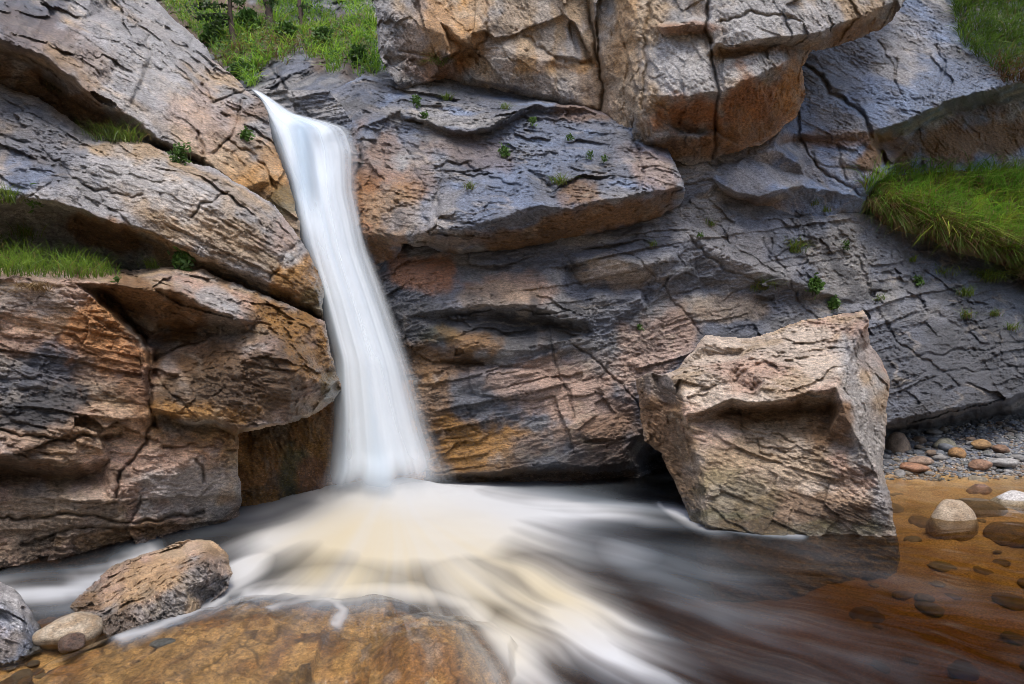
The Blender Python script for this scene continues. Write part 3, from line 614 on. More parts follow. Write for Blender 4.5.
def lic(dx, dy, n=34, h=1.6, sc=1.0, seed=5):
    H, W = dx.shape
    r = np.random.default_rng(seed)
    fine = box(r.random((H, W)), 1); mid = box(box(r.random((H, W)), 3), 3)*3.2; big = box(box(r.random((H, W)), 8), 8)*8
    src = (fine-fine.mean())/fine.std()*.35+(mid-mid.mean())/mid.std()*.8+(big-big.mean())/big.std()*.8
    yy, xx = np.mgrid[0:H, 0:W].astype(float)
    acc = src.copy()
    for sg in (1, -1):
        px, py = xx.copy(), yy.copy()
        for k in range(n):
            vx = bilin(dx, px.ravel(), py.ravel()).reshape(H, W); vy = bilin(dy, px.ravel(), py.ravel()).reshape(H, W)
            px += sg*h*vx; py += sg*h*vy
            acc += bilin(src, px.ravel(), py.ravel()).reshape(H, W)*(1-k/n*.7)
    acc -= acc.mean(); return acc/acc.std()

WX = np.concatenate([np.arange(-420, -80, 6), np.arange(-80, 1104, 1.25), np.arange(1104, 1500, 6)])
WY = np.concatenate([np.arange(456, 716, 1.0), np.arange(716, 1100, 6)])
gx, gy = np.meshgrid(WX, WY)
guides = [(385,495,1,.1),(480,500,1,.05),(560,505,1,.07),(640,515,1,.10),(600,560,1,.28),(700,600,1,.38),(520,560,.9,.45),(480,590,.75,.6),(540,640,.8,.6),(620,650,.9,.5),(800,640,1,.33),(900,600,1,.25),
          (1000,560,1,.16),(760,550,1,.12),(1000,650,1,.28),(330,520,-1,.3),(260,540,-1,.3),(230,575,-.85,.5),(180,612,-.8,.55),(140,640,-1,.5),(60,595,-1,.1),(300,565,-.55,.7),(380,560,-.15,1),(340,610,-.3,.9),(420,580,.35,.9),(440,640,.5,.8),
          (120,562,-1,.15),(200,540,-1,.25),(700,522,.9,.3),(900,480,1,.05),(950,510,1,.05),(250,640,-.6,.8),(350,660,.1,1)]
rx_, ry_ = (gx-388), (gy-486)
rl = np.hypot(rx_, ry_)+1e-6; rx_, ry_ = rx_/rl, ry_/rl
ry_ = np.where(gy < 492, np.abs(ry_)*.2, ry_)
sw = 0; dx = 0; dy = 0
for a, b, u, v in guides:
    w = 1/(((gx-a)**2+((gy-b)*1.6)**2)/900+1)**1.6
    l = math.hypot(u, v); sg = np.sign(u*rx_+v*ry_+1e-9)
    dx = dx+w*u/l*sg; dy = dy+w*v/l*sg; sw = sw+w
far = sstep(60, 220, rl)*.7
vx = rx_*(1-far)+dx/sw*far; vy = ry_*(1-far)+dy/sw*far
# slow meanders so that the streaks are not ruler straight
mz = fbm(np.c_[gx.ravel()/90, gy.ravel()/40, gx.ravel()*0], 3, 309).reshape(gx.shape)*.28
vx, vy = vx*np.cos(mz)-vy*np.sin(mz), vx*np.sin(mz)+vy*np.cos(mz)
l = np.hypot(vx, vy)+1e-6; vx, vy = vx/l, vy/l
S = lic(vx, vy)
S2 = lic(vx, vy, n=60, h=2.0, seed=9)

def bl(px, py, rx, ry, an=0, p=2):
    an = R(an); u = ((gx-px)*math.cos(an)+(gy-py)*math.sin(an))/rx; v = (-(gx-px)*math.sin(an)+(gy-py)*math.cos(an))/ry
    return np.exp(-(u*u+v*v)**(p/2))
dens = 1.4*bl(388, 491, 95, 22, 0, 4)
for args, st in [((390,500,100,22),1.3),((405,528,150,42),1.2),((470,560,120,50,25),.6),((470,510,140,18,3),.85),((560,512,110,13,3),.6),((640,520,60,10,4),.35),((560,590,110,30,32),.75),((460,565,80,40,35),.8),((600,640,110,34,28),.65),((520,650,60,45,50),.85),((480,610,40,30,50),.7),
                 ((300,532,90,20,-14),1.0),((240,570,50,16,-30),.95),((330,584,80,30,-14),.7),((340,612,120,20,-6),.34),((235,606,60,15,-30),.42),((455,612,46,22,35),.45),((300,640,150,40,-20),.10),((440,640,60,50,10),.12),((420,588,60,12,5),.55),((390,575,50,30),.55),
                 ((690,519,30,8,22),.85),((740,530,40,5,6),.4),((690,590,110,50,20),.19),((740,650,130,30,22),.17),((850,560,60,20,10),.07),((960,610,60,14,18),.05),((830,660,120,30,18),.09),((620,550,60,20,15),.3),((260,585,90,7,-14),.5),((430,592,60,10,4),.5),((495,640,14,40,-20),.5)]:
    dens = np.maximum(dens, st*bl(*args))+.12*st*bl(*args)
for pts, w, st in [([(272,626),(300,613),(322,608),(337,613),(343,626),(338,640)],7,.7),([(234,578),(216,602),(186,624),(150,642),(122,648)],8,.95),([(-80,600),(0,594),(60,590),(110,578),(150,560)],13,.95),([(20,612),(60,606),(90,600)],10,.5),
                   ([(250,596),(330,588),(420,592),(470,604)],11,.85),([(490,600),(505,630),(512,690)],10,.7),([(200,620),(250,596),(300,585)],5,.45),([(660,505),(675,518),(700,526),(740,530),(800,534)],4,.6)]:
    dens = np.maximum(dens, st*(.75 if w < 11 else 1)*np.exp(-(seg_dist(gx+3*fbm(np.c_[gx.ravel()/14, gy.ravel()/9, gx.ravel()*0], 2, 351).reshape(gx.shape), gy, pts)/w/1.25)**2))
stk = .6*S+.55*S2
core = sstep(.5, 1.1, dens)
stk = stk*(1-.85*bl(385,575,100,38))
foam = np.clip(dens*(1.08+stk*(.50-.40*core)), 0, 1)
foam = foam**1.35
foam = np.clip(foam*.92+.022*np.clip(S, 0, 3)*sstep(430, 700, gx), 0, .96)
spark = sstep(1.9, 2.8, S+S2*.5)*bl(930,600,110,60,18)*.0
creamy = (1-.8*bl(388, 490, 90, 18, 0))*np.clip(bl(430,556,150,44,16)*1.15+bl(330,575,70,34)*.8+bl(500,640,60,50)*.7+bl(560,590,90,20,30)*.4, 0, 1)*np.clip(.85+.14*S2, 0, 1)
creamy = creamy[..., None]
faint = (1-sstep(.15, .6, dens))[..., None]
fcol = (np.array([.66,.69,.72])*(1-faint)+np.array([.42,.49,.56])*faint)*(1-creamy)+np.array([.68,.60,.42])*creamy
Y = CAMZ*F/(gy-CY); X = (gx-CX)/F*Y
# gentle relief: the plunge heaps up, water slides over the sunken rocks
Z = .05*bl(400,515,150,30)+.004*S2*(1-bl(400,530,160,60))+.012*fbm(np.c_[(X*1.5).ravel(), (Y*1.5).ravel(), X.ravel()*0], 3, 301).reshape(gx.shape)
def hump(x, y, cx, cy, rx, ry, an, h):
    pq = np.c_[x.ravel()*2.2, y.ravel()*2.2, x.ravel()*0]; x = x+.20*rx*fbm(pq, 3, 331).reshape(x.shape); y = y+.20*ry*fbm(pq+9, 3, 332).reshape(y.shape)
    an = R(an); u = ((x-cx)*math.cos(an)+(y-cy)*math.sin(an))/rx; v = (-(x-cx)*math.sin(an)+(y-cy)*math.cos(an))/ry
    e = np.sqrt(u*u+v*v); return h*np.clip(1.2-e*1.2, 0, 1)-np.clip(e-1, 0, 3)*.5
def gp(px, py, z=0.0):                    # ground point under a pixel
    Yg = (CAMZ-z)*F/(py-CY); return (px-CX)/F*Yg, Yg
SUNK = [(gp(250, 650), .85, .62, 25, .08), (gp(430, 662), .40, .52, 0, .11)]
mq = np.c_[(X*3.2).ravel(), (Y*3.2).ravel(), X.ravel()*0]; mn = fbm(mq, 3, 371).reshape(X.shape)
MX, MY = gp(388, 496)
Z = Z+.14*np.exp(-((X-MX)/.75)**2-((Y-MY)/np.where(Y < MY, .50, .34))**2)*(1+.22*mn)   # the fall heaps up a white mound where it lands
HZ = np.full(X.shape, -9.0)
for (cx_, cy_), rx, ry, an, h in SUNK:
    hz = hump(X, Y, cx_, cy_, rx, ry, an, h)
    Z = np.maximum(Z, hz+.050)
    HZ = np.maximum(HZ, hz)
dep = np.clip(Z-np.maximum(HZ, bed_z(X.ravel(), Y.ravel()).reshape(X.shape)), .02, .8)
tint = np.exp(-dep[..., None]*np.array([2.5, 3.25, 5.0]))
ids = np.arange(gx.size).reshape(gx.shape)
q = np.c_[ids[:-1, :-1].ravel(), ids[1:, :-1].ravel(), ids[1:, 1:].ravel(), ids[:-1, 1:].ravel()]
me = mesh_np('stream_water', np.c_[X.ravel(), Y.ravel(), Z.ravel()], q, 4, {'foam': foam.ravel(), 'fcol': fcol.reshape(-1, 3), 'streak': (S*.5+S2*.5).ravel(), 'tint': tint.reshape(-1, 3)})
tag(new_obj('stream_water', me, M_water), kind='structure')

# sunken ochre rocks in the foreground
def sunk_rock(label, c, rx, ry, an, h, seed, paint, lift=0.0):
    xs = np.arange(-1.5, 1.5, .0075)*max(rx, ry)
    ux, uy = np.meshgrid(xs, xs); x, y = ux.ravel()+c[0], uy.ravel()+c[1]
    p = np.c_[x, y, x*0]
    w = fbm(p*2.5, 3, seed)*.03; w2 = fbm(p*2.5+9, 3, seed+1)*.03
    z = hump(x+w, y+w2, c[0], c[1], rx, ry, an, h)
    z += plates(np.c_[p[:, 0]/.22, p[:, 1]/.3, p[:, 2]], seed+2)[0]*.045+plates(p/.09, seed+3)[0]*.012+fbm(p*14, 3, seed+4, ridge=True)*.004
    z += lift*sstep(.05, .15, z)+.03*np.abs(fbm(p*5+3, 3, seed+9))*-1
    m = (z > -.38).reshape(ux.shape); ids = np.arange(len(x)).reshape(ux.shape)
    qm = m[:-1, :-1] & m[1:, :-1] & m[:-1, 1:] & m[1:, 1:]
    q = np.c_[ids[:-1, :-1][qm], ids[:-1, 1:][qm], ids[1:, 1:][qm], ids[1:, :-1][qm]]
    us = np.unique(q); rem = np.full(len(x), -1); rem[us] = np.arange(len(us))
    n = sstep(-.2, .4, fbm(p*3, 4, seed+5))[:, None]; n2 = sstep(.1, .5, fbm(p*6, 3, seed+6))[:, None]
    cl = np.array([.52,.32,.125])*(1-n)+np.array([.33,.165,.05])*n
    cl = cl*(1-n2*.7)+np.array(paint)*n2*.7
    _, gp_, rid_, _ = plates(np.c_[p[:, 0]/.24+fbm(p*4, 2, 471)*.2, p[:, 1]/.34+fbm(p*4, 2, 472)*.2, p[:, 2]], seed+2)
    cl = cl*(1-.6*np.exp(-(gp_/.05)**2)*sstep(-.1, .3, fbm(p*2, 2, 473)))[:, None]*(.65+.7*rid_)[:, None]*(1+.5*fbm(p*22, 3, 474))[:, None]
    V = np.c_[x, y, z][us]
    o = new_obj('sunken_rock', mesh_np('sunken_rock', V, rem[q], 4, {'col': cl[us], 'wet': np.full(len(us), .8)}), M_stone, base=(c[0], c[1], -.38))
    tag(o, label, 'rock')
sunk_rock('broad ochre rock just under the water in front of the brown stone', *SUNK[0], 401, (.24,.13,.05), lift=.010)
sunk_rock('smaller orange rock breaking the white water at the bottom centre', *SUNK[1], 421, (.34,.27,.22), lift=.028)

# the waterfall
def fall_material():
    m, t, out = nt('falling_water'); L = t.links.new
    fa = N(t, 'Attribute', attribute_name='foam'); fc = N(t, 'Attribute', attribute_name='fcol')
    df = N(t, 'BsdfDiffuse'); tl = N(t, 'BsdfTranslucent'); L(fc.outputs['Color'], df.inputs[0]); L(fc.outputs['Color'], tl.inputs[0])
    m2 = N(t, 'MixShader'); m2.inputs[0].default_value = .2; L(df.outputs[0], m2.inputs[1]); L(tl.outputs[0], m2.inputs[2])
    tr = N(t, 'BsdfTransparent'); m3 = N(t, 'MixShader'); L(fa.outputs['Fac'], m3.inputs[0]); L(tr.outputs[0], m3.inputs[1]); L(m2.outputs[0], m3.inputs[2])
    L(m3.outputs[0], out.inputs[0]); return m
M_fall = fall_material()
LE = [(86,246,9.1),(96,258,8.95),(105,264,8.7),(130,272,8.3),(180,290,7.85),(240,302,7.6),(300,319,7.4),(360,334,7.25),(420,334,7.15),(470,330,7.05),(512,308,6.98)]
RI = [(86,250,9.3),(93,264,9.2),(102,277,9.1),(112,291,9.0),(119,306,8.9),(121,328,8.7),(128,343,8.6),(150,351,8.3),(190,351,8.05),(250,364,7.85),(310,386,7.7),(370,406,7.5),(430,422,7.35),(480,440,7.25),(512,470,7.1)]
def cur(tb, y):
    t_ = np.array(tb); 
    xs_, Ys_ = np.interp(y, t_[:, 0], t_[:, 1]), np.interp(y, t_[:, 0], t_[:, 2]); return xs_, Ys_
def smooth1(a, r=9):
    p = np.pad(a, r, mode='edge'); return np.convolve(p, np.ones(2*r+1)/(2*r+1), 'valid')
def fall_sheet(name, parent, ushift, dens_f, dY, seed, grow=1.0, nu=150):
    ys = np.arange(86, 513, 1.2); u = np.linspace(-.12, 1.12, nu)
    xl, Yl = cur(LE, ys); xr, Yr = cur(RI, ys); xl, Yl, xr, Yr = (smooth1(a, 5) for a in (xl, Yl, xr, Yr))
    U, YS = np.meshgrid(u, ys)
    mid = (xl+xr)/2; hw = (xr-xl)/2*grow
    x = mid[:, None]+hw[:, None]*(2*U-1)
    k = (1-np.cos(np.clip(U, 0, 1)*np.pi))/2
    Yd = Yl[:, None]*(1-k)+Yr[:, None]*k-(.30*np.sqrt(np.clip(1-(2*U-1)**2, 0, 1)))+.30*np.clip(np.abs(2*U-1)-1, 0, 1)*3
    r = np.random.default_rng(seed)
    def streaks(nk, ln):
        a = r.normal(size=(len(ys)//ln+4, nk)); a = np.apply_along_axis(lambda c: np.interp(np.arange(len(ys)), np.arange(len(c))*ln, c), 0, a)
        xi = np.linspace(0, nk-1, nu); i = np.clip(xi.astype(int), 0, nk-2); f = xi-i; f = f*f*(3-2*f)
        return a[:, i]*(1-f)+a[:, i+1]*f
    s1, s2, s3 = streaks(7, 110), streaks(16, 160), streaks(50, 200)
    stv = .55*s1+.35*s2+.03*s3
    # two strands under the crest, hollow between carries painted blue shade
    hol = np.exp(-((x-(300+(YS-120)*.10))/10)**2)*sstep(112, 130, YS)*sstep(235, 175, YS)
    hump2 = np.exp(-((x-326)/15)**2-((YS-128)/16)**2)
    Yd = Yd+.022*stv+hol*.20-hump2*.22+dY
    Yd = Yd-.40*np.clip((YS-450)/58, 0, 1.1)**2
    mE = np.minimum(np.clip((U+.12)/.34, 0, 1), np.clip((1.12-U)/.46, 0, 1))
    d = dens_f(U, YS, stv)*np.clip(sstep(0, 1, mE)+.55*(.5*s2+.4*s3)*mE*(1-mE)*2, 0, 1)
    d *= sstep(88, 93, YS)*(1-sstep(452, 496, YS+6*s1+4*s2))*(1-.3*hol)
    P = to_world(x.ravel(), YS.ravel(), Yd.ravel())
    ids = np.arange(x.size).reshape(x.shape)
    q = np.c_[ids[:-1, :-1].ravel(), ids[1:, :-1].ravel(), ids[1:, 1:].ravel(), ids[:-1, 1:].ravel()]
    fcv = np.tile(np.array([.77,.83,.88]), (x.size, 1))*(1-hol.ravel()[:, None]*np.array([.22,.14,.07]))
    fcv = fcv*(1-np.clip(-(.6*s1+.5*s2+.05*s3), 0, 1.5).ravel()[:, None]*np.array([.16,.10,.05]))
    me = mesh_np(name, P, q, 4, {'foam': np.clip(d, 0, .97).ravel(), 'fcol': fcv})
    return new_obj(name, me, M_fall, parent=parent)
wf = bpy.data.objects.new('waterfall', None); col.objects.link(wf)
tag(wf, 'tall white waterfall plunging between the left rocks and the cliff', 'waterfall')
fall_sheet('main_stream', wf, 0, lambda U, Yv, s: np.clip(.95+.07*s, .5, 1), 0, 51)
fall_sheet('spray_veil', wf, 0, lambda U, Yv, s: np.clip(.30+.28*s, 0, .8), -.12, 52, grow=1.12)
fall_sheet('back_veil', wf, 0, lambda U, Yv, s: np.clip(.5+.3*s, 0, .9), .18, 53, grow=1.1)

# ------------------------------------------------------------------ loose rocks and stones
import bmesh
relief('brown_stone', 'brown angular boulder in the white water at the bottom left', 'boulder',
  [(68,606),(78,596),(92,584),(112,569),(135,556),(152,549),(178,540),(203,541),(218,546),(228,556),(233,576),(227,592),(212,604),(190,618),(165,632),(150,645),(118,648),(100,632),(88,618)],
  [[(68,606,4.15),(85,590,4.5),(112,569,4.75),(152,549,4.95),(203,541,4.9),(228,556,4.75)],[(75,606,4.05),(95,612,3.92),(112,614,3.85),(150,598,3.88),(170,580,3.95),(205,563,4.15),(229,560,4.5)],
   [(100,632,3.78),(118,640,3.70),(150,636,3.74),(190,614,3.95),(227,592,4.3)],[(140,575,4.35),(180,556,4.5)],[(165,600,3.86),(185,590,3.97),(215,575,4.2)],[(118,648,3.66),(190,622,3.9),(233,580,4.4)]],
  base=('tan','pink','grey'), angle=35, aniso=2.4, strata=(.06,.02), seed=21, closed=True, thick=.75, wets=[(150,590,100,60,-30,.45)], roll=(3,.05), warp=3, edge=3, rough=.02, waterline=.10, mat=M_stone,
  pl=((.3,.08),(.12,.04),(.05,.016),(.025,.006)), step=.7, paint=[(150,575,70,20,-30,'gold',.85),(180,550,30,10,-10,'cream',.4),(150,618,60,16,-25,'grey',.8),(205,585,26,24,-30,'ash',.6),(115,625,30,16,0,'dbrown',.7),(215,560,18,14,0,'brown',.4),(90,605,20,8,20,'brown',.7)], blur=1)
relief('grey_stone', 'blue grey rock cut off by the lower left corner of the photo', 'boulder',
  [(-200,540),(-60,565),(0,581),(12,586),(20,594),(30,608),(41,624),(47,640),(44,652),(20,662),(0,668),(-100,720),(-200,760)],
  [[(-200,540,3.9),(-60,565,4.1),(0,581,4.1),(20,594,4.05),(41,624,3.85)],[(-100,600,3.5),(0,605,3.65),(22,620,3.65)],[(-200,700,2.95),(-80,690,3.1),(0,662,3.42),(30,655,3.5),(46,645,3.62)],[(-200,760,2.8),(0,668,3.4)]],
  base=('ash','blue','slate'), angle=30, aniso=2, strata=(.06,.015), seed=22, closed=True, thick=.7, roll=(6,.10), warp=3, edge=2, rough=.015, waterline=.10, mat=M_stone,
  pl=((.3,.05),(.11,.025),(.05,.009),(.025,.004)), step=.8, paint=[(10,610,30,20,40,'lgrey',.6),(15,648,40,14,-10,'slate',.9),(-10,640,30,20,0,'tan',.4)], blur=1)

def stone_mesh(name, r, seed, colr, sub=4, facets=9, rough=.05, wet=0.0, c2=None, flat=1.0):
    bm = bmesh.new(); bmesh.ops.create_icosphere(bm, subdivisions=sub, radius=1.0)
    v = np.array([p.co[:] for p in bm.verts]); f = np.array([[q.index for q in fc.verts] for fc in bm.faces]); bm.free()
    g = np.random.default_rng(seed)
    nrm = g.normal(size=(facets, 3)); nrm /= np.linalg.norm(nrm, axis=1)[:, None]; d = g.uniform(.68, .98, facets)
    dt = np.maximum(v@nrm.T, 1e-3); s = np.minimum((d[None]/dt).min(1), 1.0)
    s = .18*s+.82*(-np.log(np.exp(-14*np.c_[d[None]/dt, np.ones(len(v))]).sum(1))/14)
    v = v*s[:, None]; v = v*(1+rough*(fbm(v*1.7+seed, 3, seed)+.5*fbm(v*5+seed, 3, seed+5)+.25*fbm(v*13+seed, 2, seed+8, ridge=True)))[:, None]
    n = sstep(-.2, .45, fbm(v*2.2+seed*2, 4, seed+3))[:, None]; n2 = sstep(.1, .4, fbm(v*7+seed, 3, seed+4))[:, None]
    ca = np.asarray(colr, float); cb = np.asarray(c2 if c2 is not None else ca*.62, float)
    c = ca[None]*(1-n)+cb[None]*n; c = c*(1-.25*n2)
    v = v*np.asarray(r)
    return mesh_np(name, v, f, 3, {'col': c, 'wet': np.full(len(v), wet)})

def put_stone(name, label, px, py, zc, r, seed, colr, rot=0, tilt=(0, 0), cat='stone', z0=None, group=None, **kw):
    Yg = (CAMZ-zc)*F/(py-CY); x = (px-CX)/F*Yg
    o = new_obj(name, stone_mesh(name, r, seed, colr, **kw), M_stone)
    o.location = (x, Yg, zc); o.rotation_euler = (tilt[0], tilt[1], rot)
    tag(o, label, cat, group); return o

put_stone('cream_stone', 'pale cream stone wedged between the brown boulder and the grey corner rock', 68, 632, .015, (.17,.17,.10), 31, (.60,.50,.37), rot=.5, c2=(.50,.36,.22), wet=.5)
put_stone('wet_stone', 'small dark wet red brown stone in front of the cream stone', 73, 643, .03, (.075,.065,.05), 32, (.16,.085,.05), rot=.2, wet=.9)
put_stone('flat_pebble', 'small blue grey pebble lying on the ochre rock in the shallows', 163, 643, .07, (.062,.04,.02), 33, (.15,.17,.19), rot=.3, wet=.8, sub=3)
put_stone('round_stone', 'round tan stone standing in the amber water right of the boulder', 951, 524, -.075, (.23,.19,.23), 34, (.46,.37,.27), rot=.3, facets=5, rough=.04, c2=(.36,.27,.18))
put_stone('white_stone', 'flat white stone lying in the water at the right edge', 1012, 504, -.07, (.26,.18,.14), 35, (.60,.58,.56), rot=-.1, facets=6, c2=(.48,.46,.45))
put_stone('flat_stone', 'low brown stone barely breaking the water behind the round tan stone', 975, 511, -.12, (.30,.17,.13), 36, (.26,.18,.10), rot=-.15, wet=.7)
put_stone('flat_stone', 'orange brown stone half sunk at the right edge below the white stone', 1017, 536, -.12, (.26,.15,.13), 37, (.34,.21,.10), rot=-.5, wet=.7)
put_stone('flat_stone', 'small tan flat stone at the waterline in front of the pebbles', 977, 481, -.03, (.13,.10,.07), 38, (.40,.34,.24), rot=.1, wet=.5)
put_stone('flat_stone', 'little reddish stone in the shallows between the tan flat stone and white stone', 979, 491, -.06, (.14,.10,.08), 39, (.36,.20,.13), rot=.1, wet=.7)
put_stone('red_stone', 'flat terracotta stone at the water edge beside the boulder', 913, 468, .03, (.19,.14,.075), 40, (.46,.24,.14), rot=-.2, wet=.3)
put_stone('standing_stone', 'brown upright block stone with grey top between boulder and beach', 898, 449, .13, (.15,.17,.23), 41, (.26,.20,.15), rot=.3, facets=7)
put_stone('green_stone', 'greenish grey rounded stone sitting among the beach pebbles', 945, 446, .16, (.17,.14,.11), 42, (.27,.26,.20), rot=.4, facets=7)
put_stone('orange_stone', 'orange brown angular stone beside the greenish stone on the beach', 957, 454, .12, (.11,.10,.09), 43, (.36,.20,.08), rot=.2, facets=7)
put_stone('orange_stone', 'flat ochre stone under the overhang on the back of the beach', 980, 444, .20, (.15,.11,.07), 44, (.38,.23,.10), rot=.1)
put_stone('red_stone', 'flat pinkish stone at the front rim of the pebbles', 921, 461, .08, (.16,.12,.06), 45, (.38,.27,.20), rot=.0)
put_stone('red_stone', 'reddish brown slab stone on the pebbles above the tan flat stone', 980, 465, .08, (.15,.12,.07), 46, (.34,.20,.13), rot=.2)
put_stone('grey_slab', 'pale grey slab stone on the pebbles near the right edge', 1003, 462, .10, (.19,.14,.06), 47, (.42,.41,.40), rot=.2)
put_stone('red_stone', 'brown stone near the right edge of the beach, behind the pale slab', 1001, 449, .17, (.12,.10,.06), 48, (.27,.16,.10), rot=.2)

tones = [(.20,.22,.25),(.26,.27,.28),(.16,.17,.19),(.34,.33,.32),(.30,.25,.19),(.24,.26,.30),(.40,.38,.36),(.28,.20,.14),(.19,.20,.21),(.33,.29,.25),(.22,.23,.22),(.46,.44,.42)]
peb = []
for i, c_ in enumerate(tones):
    rr = (1.0, RNG.uniform(.65, .95), RNG.uniform(.40, .62))
    o = new_obj('beach_pebble', stone_mesh('beach_pebble', rr, 60+i, c_, sub=3, facets=8, rough=.06, wet=.25), M_stone)
    peb.append(o)
placed = []; nb = 0
def peb_xy():
    Yb = 8.25+2.5*RNG.random()**1.2; pxx = RNG.uniform(884, 1058); return (pxx-CX)/F*Yb, Yb
tries = 0
while nb < 285 and tries < 9000:
    tries += 1
    x, y = peb_xy(); r = float(np.clip(RNG.lognormal(-2.95, .38), .028, .13))
    if any((x-a)**2+(y-b)**2 < (.72*(r+c))**2 for a, b, c in placed): continue
    z = float(bed_z(np.array([x]), np.array([y]))[0])
    if z < -.10: continue
    k = nb % 12
    o = peb[k] if nb < 12 else peb[k].copy()
    if nb >= 12: col.objects.link(o)
    o.location = (x, y, z+r*.22); o.scale = (r, r, r); o.rotation_euler = (RNG.uniform(-.25, .25), RNG.uniform(-.25, .25), RNG.uniform(0, 6.28))
    tag(o, 'grey or tan pebble of the small beach under the overhang at right', 'pebble', 'pebbles of the beach')
    placed.append((x, y, r)); nb += 1
# fine gravel between the pebbles: too many to count
gv = []; gf = []; gc = []
m0 = stone_mesh('tmp', (1,.8,.55), 90, (.3,.3,.3), sub=1, facets=5); a = np.empty(len(m0.vertices)*3, np.float32); m0.vertices.foreach_get('co', a); v0 = a.reshape(-1, 3)
f0 = np.array([p.vertices[:] for p in m0.polygons]); bpy.data.meshes.remove(m0)
n = 0
for i in range(5200):
    Yb = 8.1+2.9*RNG.random(); x = (RNG.uniform(880, 1090)-CX)/F*Yb
    z = float(beach_h(x, Yb)) if False else None
    gv.append((x, Yb))
gxy = np.array(gv); gz = bed_z(gxy[:, 0], gxy[:, 1]); ok = gz > -.12; gxy, gz = gxy[ok], gz[ok]
V = []; 
for (x, y), z in zip(gxy, gz):
    r = RNG.uniform(.012, .034); th = RNG.uniform(0, 6.28); c_, s_ = math.cos(th), math.sin(th)
    w = v0*r; V.append(np.c_[w[:, 0]*c_-w[:, 1]*s_+x, w[:, 0]*s_+w[:, 1]*c_+y, w[:, 2]+z+r*.2]); gc.append(np.tile(np.array(tones[RNG.integers(12)])*RNG.uniform(.7, 1.2), (len(v0), 1)))
V = np.concatenate(V); FF = (f0[None]+np.arange(len(gxy))[:, None, None]*len(v0)).reshape(-1, 3)
tag(new_obj('gravel', mesh_np('gravel', V, FF, 3, {'col': np.concatenate(gc), 'wet': np.full(len(V), .2)}), M_stone), 'fine grey gravel filling the gaps between the beach pebbles', 'gravel', None, 'stuff')
# stones on the bed of the shallows, lower left
bt = [(.24,.13,.05),(.18,.10,.05),(.25,.18,.10),(.13,.08,.05),(.20,.15,.10)]
bed_m = [stone_mesh('bed_pebble', (1,.8,.5), 110+i, c_, sub=3, facets=7, wet=.7) for i, c_ in enumerate(bt)]
for m_ in bed_m: m_.materials.append(M_stone)
for i in range(90):
    px_, py_ = RNG.uniform(-20, 215), RNG.uniform(652, 705)
    if px_ > 60 and py_ < 664 and RNG.random() < .6: continue
    Yg = CAMZ*F/(py_-CY); r = float(np.clip(RNG.lognormal(-3.2, .4), .02, .075))
    o = new_obj('bed_pebble', bed_m[i % 5], None)
    x = (px_-CX)/F*Yg
    z = float(bed_z(np.array([x]), np.array([Yg]))[0])
    o.location = (x, Yg, min(z+r*.2, -.012-r*.5)); o.scale = (r, r, r); o.rotation_euler = (RNG.uniform(-.2, .2), RNG.uniform(-.2, .2), RNG.uniform(0, 6.28))
    tag(o, 'brown pebble in the shallow water at the lower left', 'pebble', 'brown pebbles in the shallows')

ct = [(.42,.28,.13),(.38,.24,.12),(.46,.34,.19),(.34,.22,.12),(.44,.36,.24)]
cob_m = [stone_mesh('bed_cobble', (1,.8,.5), 130+i, c_, sub=3, facets=8, wet=.7) for i, c_ in enumerate(ct)]
for m_ in cob_m: m_.materials.append(M_stone)
# cobbles seen through the amber shallows on the right
for i in range(60):
    py_ = 470+(640-470)*RNG.random()**1.5; px_ = RNG.uniform(880 if py_ < 535 else 860, 1070)
    Yg = (CAMZ+.15)*F/(py_-CY); x = (px_-CX)/F*Yg; r = float(np.clip(RNG.lognormal(-2.75, .45), .035, .15))
    z = float(bed_z(np.array([x]), np.array([Yg]))[0])
    o = new_obj('bed_cobble', cob_m[i % 5], None); o.location = (x, Yg, min(z+r*.02, -.04-r*.5)); o.scale = (r, r, r*.8); o.rotation_euler = (RNG.uniform(-.2, .2), RNG.uniform(-.2, .2), RNG.uniform(0, 6.28))
    tag(o, 'brown cobble on the bed under the amber water at the right', 'cobble', 'cobbles under the amber shallows')
# ------------------------------------------------------------------ grass, tufts, plants, trees
def blades(roots, h, lean, width, cols, droop, seed=0):
    """roots (n,3), h (n,), lean (n,3) unit-ish side direction, droop (n,): returns verts, quads, colours."""
    n = len(roots); ts = np.array([0, .3, .62, .85, 1.0]); wd = np.array([.8, 1.0, .75, .42, .05])
    g = np.random.default_rng(seed); az = g.uniform(0, np.pi, n); sd = np.c_[np.cos(az), np.sin(az), g.uniform(-.15, .15, n)]
    V = np.zeros((n, 10, 3)); Cc = np.zeros((n, 10, 3))
    for i, (t_, w) in enumerate(zip(ts, wd)):
        c = roots+lean*(h*t_*(.25+.75*t_))[:, None]*np.minimum(droop, 1.2)[:, None]; c = c.copy()
        c[:, 2] += h*(t_*1.0-droop*.75*t_*t_)
        V[:, 2*i] = c-sd*(width*w/2)[:, None]; V[:, 2*i+1] = c+sd*(width*w/2)[:, None]
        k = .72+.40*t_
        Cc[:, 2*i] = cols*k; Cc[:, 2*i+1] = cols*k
    q = np.array([[0, 1, 3, 2], [2, 3, 5, 4], [4, 5, 7, 6], [6, 7, 9, 8]])
    Q = (q[None]+np.arange(n)[:, None, None]*10).reshape(-1, 4)
    return V.reshape(-1, 3), Q, Cc.reshape(-1, 3)

